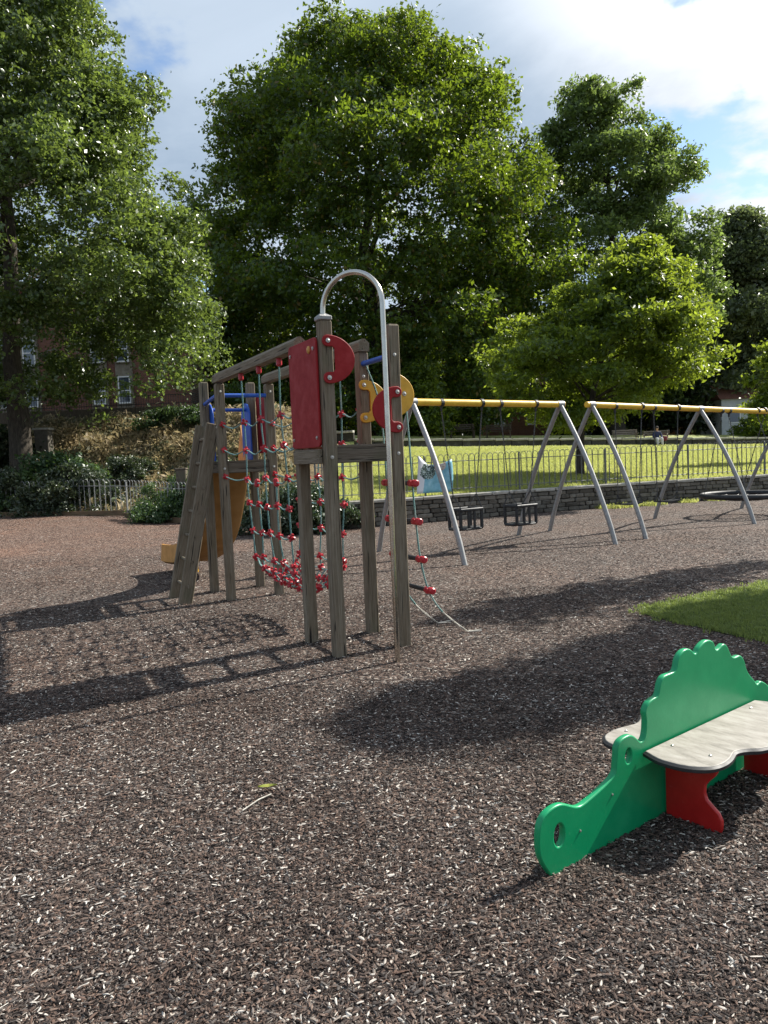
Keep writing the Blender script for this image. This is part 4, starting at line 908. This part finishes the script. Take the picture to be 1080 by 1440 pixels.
# fireman's pole: out of the cap of the front post, over in an arch and down to the ground
pf = Vector((.31, -.43, 0)); mid = pf / 2; R_ = mid.length; dr = pf.normalized(); zt = 3.035 - R_
pts = [(0, 0, 2.74), (0, 0, zt)] + [tuple(mid - dr * R_ * math.cos(t_) + Vector((0, 0, zt + R_ * math.sin(t_)))) for t_ in np.linspace(PI / 20, PI, 20)] + [(pf.x, pf.y, 2.0), (pf.x, pf.y, 1.0), (pf.x, pf.y, -.1)]
MB().tube(pts, .0205, 16).obj('pole', MAT['steel'], cf, smooth=True)
# overhead beams (house-shaped section), lying along v
for u in (0, .6):
    bw, bh, pk = .105, .075, .035; V = []; L0, L1 = .52, 3.24
    for y in (L0, L0 + .8, L0 + 1.7, L1):
        jx = random.uniform(-.003, .003)
        for x, z in ((-bw / 2, 0), (bw / 2, 0), (bw / 2, bh), (.012, bh + pk), (-.012, bh + pk), (-bw / 2, bh)): V.append((x + jx, z, y - L0))
    F = [[j * 6 + q, (j + 1) * 6 + q, (j + 1) * 6 + (q + 1) % 6, j * 6 + (q + 1) % 6] for j in range(3) for q in range(6)] + [list(range(6)), [18 + q for q in range(6)][::-1]]
    link('beam', mesh('beam', [(x, -z, y) for x, z, y in V], [f[::-1] for f in F][::-1], MAT['timber']), cf, (u, L0, 2.548), (-PI / 2, 0, 0))
# big red panel on the side of the tower
rp = plate('red_panel', [rrect(.62, .87, .045)], .02, MAT['red'], .005, 'yz', cf, (-H - .012, .325, 2.14))
for y, z in ((-.26, .35), (-.26, -.36), (.255, .35), (.255, -.36)): bolt(rp, (-.011, y, z), '-x')
MB().ball((-.012, -.17, .35), .028, 2, (.6, 1, 1.2)).obj('knob', MAT['orange'], rp, smooth=True)
# D shaped hand grips
def grip(name, m, u, v, z, sx, bolts_face):
    a = [(.045 * math.cos(t_), .145 + .045 * math.sin(t_)) for t_ in np.linspace(PI / 2, 1.5 * PI, 8)]
    n_ = [(.04, .100), (.058, .082), (.058, -.082), (.04, -.100)]
    b_ = [(.045 * math.cos(t_), -.145 + .045 * math.sin(t_)) for t_ in np.linspace(PI / 2, 1.5 * PI, 8)]
    c_ = [(.23 * math.cos(t_), .19 * math.sin(t_)) for t_ in np.linspace(-PI / 2, PI / 2, 20)][1:-1]
    o_ = [(sx * x, y) for x, y in a + n_ + b_ + c_]
    if sx < 0: o_ = o_[::-1]
    g_ = plate(name, [o_], .020, m, .005, 'xz', cf, (u, v, z))
    for zz_ in (.145, -.145): bolt(g_, (0, -.011 if bolts_face == '-y' else .011, zz_), bolts_face, 1.25)
    return g_
grip('hand_grip', MAT['red'], .0, -H - .012, 2.39, 1, '-y'); grip('hand_grip', MAT['red'], .60, -H - .012, 1.99, -1, '-y')
grip('hand_grip', MAT['yellow'], .59, .6 - H - .012, 2.107, 1, '-y'); gq = grip('hand_grip', MAT['yellow'], .60, H + .012, 2.12, 1, '+y'); bolt(gq, (.13, -.011, .01), '-y', 1.3)
# decks
def deck(v0, v1, z, plank_n):
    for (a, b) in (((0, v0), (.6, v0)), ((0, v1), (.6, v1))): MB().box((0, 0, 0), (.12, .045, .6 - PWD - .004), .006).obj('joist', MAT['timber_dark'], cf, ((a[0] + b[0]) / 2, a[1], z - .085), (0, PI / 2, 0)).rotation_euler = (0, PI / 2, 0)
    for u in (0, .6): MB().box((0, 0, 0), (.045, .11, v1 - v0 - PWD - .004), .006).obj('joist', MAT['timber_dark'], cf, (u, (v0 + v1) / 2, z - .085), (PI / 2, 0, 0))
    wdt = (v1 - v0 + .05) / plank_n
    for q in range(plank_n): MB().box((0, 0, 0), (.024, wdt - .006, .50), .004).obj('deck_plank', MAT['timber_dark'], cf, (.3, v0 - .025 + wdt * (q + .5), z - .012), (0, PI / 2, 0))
deck(0, .6, 1.715, 6); deck(3.15, 3.89, 1.64, 7)
for q in (0, .6): MB().box((0, 0, 0), (.04, .12, .56), .006).obj('joist', MAT['timber'], cf, (q - (H + .022 if q == 0 else -(H + .022)), .30, 1.63), (PI / 2, 0, 0))
# blue bars
def cbar(name, a, b, r, m, n=10, smooth=True): return MB().tube([a, b], r, n).obj(name, MAT[m], cf, smooth=smooth)
cbar('bar', (.6, .6 - H, 2.44), (.6, H, 2.44), .024, 'blue'); cbar('bar', (H, 3.13, 2.395), (.6 - H, 3.13, 2.395), .024, 'blue'); cbar('bar', (H, 3.87, 2.28), (.55, 3.87, 2.28), .022, 'blue'); cbar('bar', (0, 3.89 - H, 2.35), (0, 3.15 + H, 2.42), .022, 'blue')
def roundtop(w, h): return [(-w / 2, 0), (w / 2, 0), (w / 2, h - w / 2)] + [(w / 2 * math.cos(t_), h - w / 2 + w / 2 * math.sin(t_)) for t_ in np.linspace(.2, PI - .2, 8)] + [(-w / 2, h - w / 2)]
plate('side_board', [roundtop(.36, .72)], .018, MAT['blue'], .004, 'yz', cf, (.535, 3.90, 1.645)); plate('side_board', [roundtop(.36, .72)], .018, MAT['blue'], .004, 'yz', cf, (.065, 3.90, 1.645))
plate('side_board', [rrect(.62, .72, .05)], .018, MAT['red'], .004, 'yz', cf, (.6 + H + .011, 3.52, 2.08))
# slide, curving to the left as it runs out
sp = catmull([(.3, 3.94, 1.63), (.3, 4.08, 1.52), (.3, 4.3, 1.17), (.29, 4.6, .76), (.27, 4.97, .47), (.22, 5.4, .31), (.18, 5.85, .23), (.11, 6.25, .21), (.09, 6.35, .22)], 4, False)
V = []; NS = len(sp)
for j, p in enumerate(sp):
    d = Vector(sp[min(j + 1, NS - 1)]) - Vector(sp[max(j - 1, 0)]); sd_ = Vector((d.y, -d.x, 0)).normalized(); nu = sd_.cross(d).normalized(); nu = nu if nu.z > 0 else -nu
    f = j / (NS - 1); hh = .22 + .34 * max(0, 1 - f * 4.2); w = .25
    prof = [(-w - .03, hh), (-w - .03, -.04), (-w + .02, -.075), (w - .02, -.075), (w + .03, -.04), (w + .03, hh), (w, hh), (w - .03, .02), (w - .09, -.03), (-w + .09, -.03), (-w + .03, .02), (-w, hh)]
    for a_, b_ in prof: V.append(tuple(Vector(p) + sd_ * a_ + nu * b_))
n = 12; F = [[j * n + q, j * n + (q + 1) % n, (j + 1) * n + (q + 1) % n, (j + 1) * n + q] for j in range(NS - 1) for q in range(n)] + [list(range(n)), [(NS - 1) * n + q for q in range(n)][::-1]]
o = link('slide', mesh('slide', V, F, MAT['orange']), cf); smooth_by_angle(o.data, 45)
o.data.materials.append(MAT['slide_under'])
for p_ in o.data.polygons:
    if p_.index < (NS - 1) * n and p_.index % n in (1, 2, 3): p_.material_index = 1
MB().box((.13, 5.9, .09), (.30, .06, .30), .01).obj('slide_foot', MAT['yellow'], cf)
# ladder leaning on the far tower
for v in (3.80, 3.28):
    L = math.hypot(.45, 2.08); st = MB().box((0, 0, L / 2 - .06), (.155, .05, L + .12), .006).obj('ladder_stringer', MAT['timber'], cf, (-.51, v, 0), (0, math.atan2(.45, 2.08), 0))
    for q in range(7): bolt(st, (.0, -.024, .21 + q * .292), '-y', .7)
for q in range(7):
    z = .20 + q * .285; u = -.51 + .45 * z / 2.08
    MB().tube([(u, 3.245, z), (u, 3.845, z)], .019, 10).obj('rung', MAT['timber'], cf, smooth=True)
# rope ladder on the right
rl = [(.62, 2.42), (.72, 2.16), (.757, 1.9), (.78, 1.37), (.80, 1.04), (.83, .71), (.90, .43), (1.035, .22), (1.29, .0)]
for v, sc in ((.06, 1.0), (.53, .93)):
    pts = catmull([(u_ if u_ < .9 else .9 + (u_ - .9) * sc, v + .03 * max(0, .4 - z), z) for u_, z in rl], 4, False); kq = [q for q, p in enumerate(pts) if p[2] >= .24]
    MB().tube(pts[:len(kq) + 1], .0085, 8).obj('rope', MAT['rope'], cf, smooth=True)
    tail = pts[len(kq):]; tl = MB(); r = random.Random(int(v * 100))
    for s_ in range(3): tl.tube([(p[0] + r.uniform(-.012, .012), p[1] + r.uniform(-.012, .012), max(.008, p[2] + r.uniform(-.006, .01))) for p in tail] + [(1.33 + r.uniform(0, .12), v + r.uniform(-.06, .06), .008)], .004, 5)
    tl.obj('rope_end', MAT['rope_pale'], cf)
for u, z in ((.78, 1.37), (.80, 1.04), (.83, .71), (.90, .43)):
    ru = MB().tube([(u, -.0, z), (u, .60, z)], .021, 10).obj('ladder_rung', MAT['rubber'], cf, smooth=True)
    for v in (.05, .54): MB().tube([(u, v - .07, z), (u, v - .06, z), (u, v + .05, z), (u, v + .06, z)], [.022, .031, .031, .022], 10).box((u, v, z), (.075, .035, .05), .008).obj('clamp', MAT['nylon_red'], ru, smooth=False); bolt(ru, (u - .0, v - .0, z + .03), 'z', .6)
# net bridge
con_me = MB().ball((0, 0, 0), .027, 1, (1, 1, 1.15)).tube([(-.036, 0, 0), (.036, 0, 0)], .016, 6).tube([(0, -.036, 0), (0, .036, 0)], .016, 6).tube([(0, 0, -.038), (0, 0, .038)], .016, 6).me('rope_connector', MAT['nylon_red'])
clamp_me = MB().box((0, 0, 0), (.05, .05, .085), .014).me('rope_clamp', MAT['nylon_red'])
jr = random.Random(77); J_ = lambda a: jr.uniform(-a, a)
def con(p, me=con_me, s_=1.0): return link('rope_connector', me, cf, p, (J_(.5), J_(.5), J_(3)), (s_,) * 3)
def ropeo(pts, r=.0078): return MB().tube(catmull(pts, 3, False), r, 6).obj('rope', MAT['rope'], cf, smooth=True)
def sag(a, b, s_): m_ = ((a[0] + b[0]) / 2 + J_(.006), (a[1] + b[1]) / 2, (a[2] + b[2]) / 2 - s_); return m_
upper_v = [2.27, 1.665, 1.07]; low_v = [2.27, 1.97, 1.665, 1.37, 1.07]
zrow = [2.04, 1.75, 1.44]; zlow = [1.17, .89, .61]
fl = [(.05, .49), (.12, .405), (.21, .34), (.3, .315), (.39, .34), (.48, .405), (.55, .49)]
nodes = {}
for side, u in enumerate((0, .6)):
    sg = 1 if side == 0 else -1
    for v in upper_v:
        col = [(u, v, 2.55)]
        for r_, z in enumerate(zrow): nodes[side, v, r_] = (u + sg * (.012 * r_) + J_(.012), v + J_(.02), z - .02 * r_ * 0 + J_(.012)); col.append(nodes[side, v, r_]); con(col[-1])
        link('rope_clamp', clamp_me, cf, (u, v, 2.515)); ropeo(col)
    for v in low_v:
        if v not in upper_v: nodes[side, v, 2] = (u + sg * .02 + J_(.008), v, 1.405 + J_(.012)); link('rope_clamp', clamp_me, cf, nodes[side, v, 2], (J_(.2), J_(.2), 0))
        for r_, z in enumerate(zlow): nodes[side, v, 3 + r_] = (u + sg * (.02 + .012 * r_) + J_(.012), v + .03 * r_ * (1.67 - v) / 3 + J_(.014), z + J_(.016)); con(nodes[side, v, 3 + r_])
    for r_ in (0, 1, 2):
        seq = [(u, 3.15 - H, zrow[r_] + .02)] + [nodes[side, v, r_] for v in (low_v if r_ == 2 else upper_v)] + [(u, .6 + H, zrow[r_] + .01)]
        pts = []
        for a, b in zip(seq, seq[1:]): pts += [a, sag(a, b, .055 if r_ < 2 else .03)]
        ropeo(pts + [seq[-1]]); con((u, 3.15 - H - .02, zrow[r_] + .02), con_me, .9); con((u, .6 + H + .02, zrow[r_] + .01), con_me, .9)
    for r_ in (3, 4, 5):
        seq = [nodes[side, v, r_] for v in low_v]; pts = []
        for a, b in zip(seq, seq[1:]): pts += [a, sag(a, b, .025)]
        ropeo(pts + [seq[-1]])
flo = {}
floor_v = [2.27, 2.12, 1.97, 1.82, 1.665, 1.52, 1.37, 1.22, 1.07]
for v in floor_v:
    e_ = abs(v - 1.62) / .65; pts = []
    if v in low_v: pts = [nodes[0, v, r_] for r_ in (2, 3, 4, 5)]
    for q, (u, z) in enumerate(fl):
        flo[v, q] = (u + J_(.012), v + .05 * (1.68 - v) + J_(.012), z + .09 * e_ * e_ + J_(.012)); pts.append(flo[v, q])
        if v in low_v or q % 2 == 1: con(flo[v, q])
    ropeo(pts + ([nodes[1, v, r_] for r_ in (5, 4, 3, 2)] if v in low_v else []))
for q in range(7):
    seq = [flo[v, q] for v in floor_v]; pts = []
    for a, b in zip(seq, seq[1:]): pts += [a, sag(a, b, .008)]
    ropeo(pts + [seq[-1]])

# ------------------------------------------------------------------ swings
SA = math.atan2(.5216, .8532); sdv = Vector((math.cos(SA), math.sin(SA), 0)); tdv = Vector((-sdv.y, sdv.x, 0))
mB = Vector((3.19, 13.694, 0)); mC = Vector((3.898, 14.247, 0))
def swing_frame(label, o0, stations, z0, z1, s_lo, s_hi, spread):
    f = thing('swing_set', label, 'swing set', tuple(o0), SA, 'swing sets')
    zat = lambda s_: z0 + (z1 - z0) * (s_ - stations[0]) / (stations[-1] - stations[0])
    MB().tube([(s_lo, 0, zat(s_lo)), (s_lo + .01, 0, zat(s_lo)), (s_hi - .01, 0, zat(s_hi)), (s_hi, 0, zat(s_hi))], [.045, .056, .056, .045], 18).obj('top_bar', MAT['bar_yellow'], f, smooth=True)
    for s_ in stations:
        z = zat(s_); MB().tube([(s_ - .07, 0, z), (s_ + .07, 0, z)], .063, 18).obj('sleeve', MAT['galv'], f, smooth=True)
        for sg in (-1, 1):
            pts = []
            for k in range(9):
                t_ = k / 8; y = sg * (spread / 2 * t_ + .10 * math.sin(PI * t_ ** .9)) ; pts.append((s_ + .02 * sg * 0, y, z * (1 - t_) - .05 * (t_ == 1)))
            MB().tube(pts, .041, 14).obj('leg', MAT['galv'], f, smooth=True)
    return f, zat
f1, z1f = swing_frame('near galvanised swing frame with yellow bar holding the two cradle swings', mB, [-3.14, 0], 2.44, 2.40, -3.22, .10, 2.42)
f2, z2f = swing_frame('far galvanised swing frame with yellow bar holding flat seats and a nest swing', mC, [0, 3.13, 6.26], 2.40, 2.22, -.14, 6.45, 2.38)
def chain_me(L):
    m = MB(); n = int(L / .034); 
    for k in range(n):
        z = -L * (k + .5) / n; h = .026; w = .010; R3 = Matrix.Rotation(PI / 2 * (k % 2), 3, 'Z')
        ring = [R3 @ Vector((w * math.cos(t_) , 0, h * math.sin(t_))) + Vector((0, 0, z)) for t_ in np.linspace(0, 2 * PI, 9)]
        m.tube(ring, .0048, 4, False)
    return m.me('chain', MAT['chain'])
CH = chain_me(1.0)
def chain(par, a, b):
    a, b = Vector(a), Vector(b); d = b - a; o = link('chain', CH, par, a, (-d).to_track_quat('Z', 'Y').to_euler(), (1, 1, d.length)); o['kind'] = 'stuff'; return o
def hanger(par, s_, z):
    MB().tube([(s_ - .028, 0, z), (s_ + .028, 0, z)], .066, 16).box((s_, 0, z - .095), (.03, .035, .07), .006).obj('hanger', MAT['rubber'], par)
def cradle(label, o0, sc, s1, s2, zb, zs, yaw=0.0):
    w_ = thing('swing', label, 'swing', tuple(o0 + sdv * sc), SA, 'cradle swings')
    for s_ in (s1, s2): hanger(w_, s_, zb)
    hw, hd = .215, .17; zt_ = zs + .315
    fr = MB()
    for c, d in (((0, -hd, zt_), (2 * hw + .04, .045, .05)), ((0, hd, zt_), (2 * hw + .04, .045, .05)), ((-hw, 0, zt_), (.045, 2 * hd, .05)), ((hw, 0, zt_), (.045, 2 * hd, .05))): fr.box(c, d, .012)
    fr.obj('seat_rail', MAT['rubber'], w_)
    MB().box((0, 0, zs), (.56, .24, .045), .018).box((0, 0, zs), (.40, .36, .04), .016).obj('seat', MAT['rubber'], w_)
    for x in (-hw, hw):
        for y in (-hd + .02, hd - .02): MB().box((x, y, zs + .155), (.055, .04, .31), .01).obj('strap', MAT['rubber'], w_)
    for x in (-.06, .06): MB().box((x, -hd + .01, zs + .155), (.05, .03, .31), .01).obj('strap', MAT['rubber'], w_)
    for s_, x in ((s1, -hw), (s2, hw)):
        k = Vector((x * 1.0 + (s_ - x) * .12, 0, zt_ + .24)); chain(w_, (s_, 0, zb - .12), k)
        for y in (-hd, hd): chain(w_, k, (x, y, zt_ + .02))
    return w_
def flat(label, o0, sc, s1, s2, zb, zs):
    w_ = thing('swing', label, 'swing', tuple(o0 + sdv * sc), SA, 'flat seat swings')
    for s_ in (s1, s2): hanger(w_, s_, zb)
    V = MB(); n = 9; tops = []
    for k in range(n):
        x = -.30 + .60 * k / (n - 1); tops.append((x, zs - .02 * math.cos(x / .3 * PI / 2)))
    for (xa, za), (xb, zb_) in zip(tops, tops[1:]):
        V.box(((xa + xb) / 2, 0, (za + zb_) / 2), (xb - xa + .004, .18, .032), rot=Matrix.Rotation(-math.atan2(zb_ - za, xb - xa), 3, 'Y'))
    V.obj('seat', MAT['rubber'], w_)
    for s_, x in ((s1, -.29), (s2, .29)):
        k = Vector((x + (s_ - x) * .08, 0, zs + .16)); chain(w_, (s_, 0, zb - .12), k)
        for y in (-.07, .07): chain(w_, k, (x, y, zs + .01))
    return w_
cradle('cradle swing with black cage seat nearest the climbing frame', mB, -2.18, -2.585 + 2.18, -1.765 + 2.18, z1f(-2.18), .385)
cradle('cradle swing with black cage seat in front of the middle A-shaped legs', mB, -.995, -1.37 + .995, -.575 + .995, z1f(-1.0), .365)
flat('flat black seat swing beside the second swing frame end', mC, .95, .62 - .95, 1.36 - .95, z2f(.95), .525)
flat('flat black seat swing hanging left of the far middle legs', mC, 2.07, 1.71 - 2.07, 2.43 - 2.07, z2f(2.07), .50)
ns = thing('nest_swing', 'round black nest swing on four chains at the right edge', 'swing', tuple(mC + sdv * 4.6), SA)
zb = z2f(4.6)
ring = [(.86 * math.cos(t_), .86 * math.sin(t_), .45) for t_ in np.linspace(0, 2 * PI, 41)]
MB().tube(ring, .058, 10, False).obj('ring', MAT['rubber'], ns, smooth=True)
for k in range(-4, 5):
    q = k * .17; h = math.sqrt(max(0, .82 ** 2 - q * q))
    for ax_ in (0, 1):
        pts = [((q, y, .43 - .10 * (1 - (q * q + y * y) / .67)) if ax_ else (y, q, .43 - .10 * (1 - (q * q + y * y) / .67))) for y in np.linspace(-h, h, 9)]
        MB().tube(pts, .009, 5).obj('net_rope', MAT['rubber'], ns, smooth=True)
for s_, a0 in ((-.77, 2.5), (-.51, 3.78), (.50, -.64), (.76, .64)):
    hanger(ns, s_, zb); chain(ns, (s_, 0, zb - .12), (.84 * math.cos(a0), .84 * math.sin(a0), .50))

# ------------------------------------------------------------------ dinosaur bench
dn = thing('dinosaur_bench', 'green dinosaur shaped play bench with grey seats and red legs', 'bench', (.605, 2.832, 0), math.radians(38))
prof = [(-.055, .0), (-.112, .09), (-.120, .165), (-.105, .229), (-.059, .258), (.011, .262), (.072, .236), (.115, .218), (.17, .222), (.338, .268), (.362, .315), (.373, .384), (.395, .405), (.427, .412), (.47, .410), (.51, .385), (.535, .362), (.560, .366), (.575, .40)]
spine = [(.579, .451), (.572, .484), (.597, .514), (.645, .527), (.671, .530), (.689, .580), (.717, .604), (.772, .607), (.812, .613), (.831, .662), (.877, .688), (.93, .685), (.974, .652), (1.007, .678), (1.069, .698), (1.128, .682), (1.150, .638), (1.181, .640), (1.226, .654), (1.259, .630), (1.289, .585), (1.324, .568), (1.379, .568), (1.417, .530), (1.433, .491), (1.463, .455), (1.516, .412), (1.545, .386), (1.580, .397), (1.641, .368), (1.675, .338), (1.71, .345), (1.765, .315), (1.79, .285), (1.84, .28), (1.89, .23)]
spine = catmull(spine, 4, False)
tail_ = [(1.93, .19), (2.0, .155), (2.12, .12), (2.2, .08), (2.22, .0), (2.2, -.03)]
outl = catmull(prof, 3, False) + spine + tail_ + [(-.03, -.03)]
cl = [outl[0]]
for p_ in outl[1:]:
    if math.dist(p_, cl[-1]) > .007: cl.append(p_)
res = []; carry = 0.0
for a_, b_ in zip(cl, cl[1:] + cl[:1]):      # even spacing, then round the notches a little
    L_s = math.dist(a_, b_); q_ = carry
    while q_ < L_s: res.append((a_[0] + (b_[0] - a_[0]) * q_ / L_s, a_[1] + (b_[1] - a_[1]) * q_ / L_s)); q_ += .007
    carry = q_ - L_s
for _ in range(3):
    res = [(.25 * res[k - 1][0] + .5 * res[k][0] + .25 * res[(k + 1) % len(res)][0], .25 * res[k - 1][1] + .5 * res[k][1] + .25 * res[(k + 1) % len(res)][1]) for k in range(len(res))]
outl = res[::-1]
body = plate('body_panel', [outl, circ(-.004, .145, .030, 16, 1.5), circ(.447, .327, .022, 14, 1.45)], .028, MAT['green'], .006, 'xz', dn)
for x, z in ((.12, .12), (.33, .20)): bolt(body, (x, -.0145, z), '-y', .35)
half = [(.55, .023), (.52, .10), (.517, .15), (.527, .21), (.557, .262), (.60, .295), (.66, .306), (.72, .300), (.77, .286), (.80, .278), (.835, .284), (.87, .303), (.90, .328), (.94, .344), (.98, .353), (1.02, .356)]
sea = half + [(2.04 - x, y) for x, y in half[-2::-1]]
so1 = catmull(sea, 3, False)
seat1 = plate('seat', [[(x, -y) for x, y in so1]], .022, MAT['seat'], .004, 'xy', dn, (0, 0, .312)); seat2 = plate('seat', [[(x, .70 * y) for x, y in so1][::-1]], .022, MAT['seat'], .004, 'xy', dn, (0, 0, .312))
edge = MB()
for sg, st in ((-1, seat1), (1, seat2)):
    ky = 1 if sg < 0 else .70; MB().tube([(x, sg * ky * y, 0) for x, y in so1], .0125, 6).obj('edge_trim', MAT['rubber'], st, (0, 0, -.004), smooth=True)
    for x, y in ((.68, .07), (1.36, .07), (.69, .235), (1.35, .235)): bolt(st, (x, sg * ky * y, .010), 'z', .55)
lg = [(.022, .300), (.262, .300), (.266, .285), (.262, .262), (.248, .236), (.222, .208), (.206, .185), (.203, .15), (.212, .125), (.235, .105), (.262, .085), (.277, .055), (.276, .02), (.262, -.02), (.022, -.02)]
for x in (.707, 1.385):
    for sg in (-1, 1):
        pl_ = [(sg * y * (1 if sg < 0 else .72), z) for y, z in lg]
        if sg > 0: pl_ = pl_[::-1]
        plate('leg', [pl_], .02, MAT['red_gloss'], .006, 'yz', dn, (x, 0, 0))

# fallen leaf
fl_ = MB(); lp = [(-.042, 0), (-.02, .013), (.01, .016), (.035, .006), (.05, 0)]
Vt = [(x, 0, .012 + .1 * x * x * 10) for x, _ in lp] + [(x, y, .02 + x * x) for x, y in lp] + [(x, -y, .018 + x * x) for x, y in lp]
fl_.add(Vt, [[k, k + 1, 5 + k + 1, 5 + k] for k in range(4)] + [[k, 10 + k, 10 + k + 1, k + 1] for k in range(4)])
t = NT('yellowing_leaf'); MAT['fallen'] = t.set(t.ramp(t.noise(t.coord(), 40), (.35, (.20, .24, .03)), (.65, (.36, .33, .06))), .5)
o = fl_.obj('leaf', MAT['fallen'], None, (-.63, 3.65, .012), (0, 0, .15)); tag(o, 'single yellow green leaf lying on the mulch in the left foreground', 'leaf')
tw_ = MB().tube([(-.06, -.12, .012), (0, -.03, .02), (.05, .04, .014)], .0035, 5).obj('twig', MAT['rope_pale'], None, (-.65, 3.55, 0)); tag(tw_, 'thin pale twig beside the yellow green leaf', 'twig')
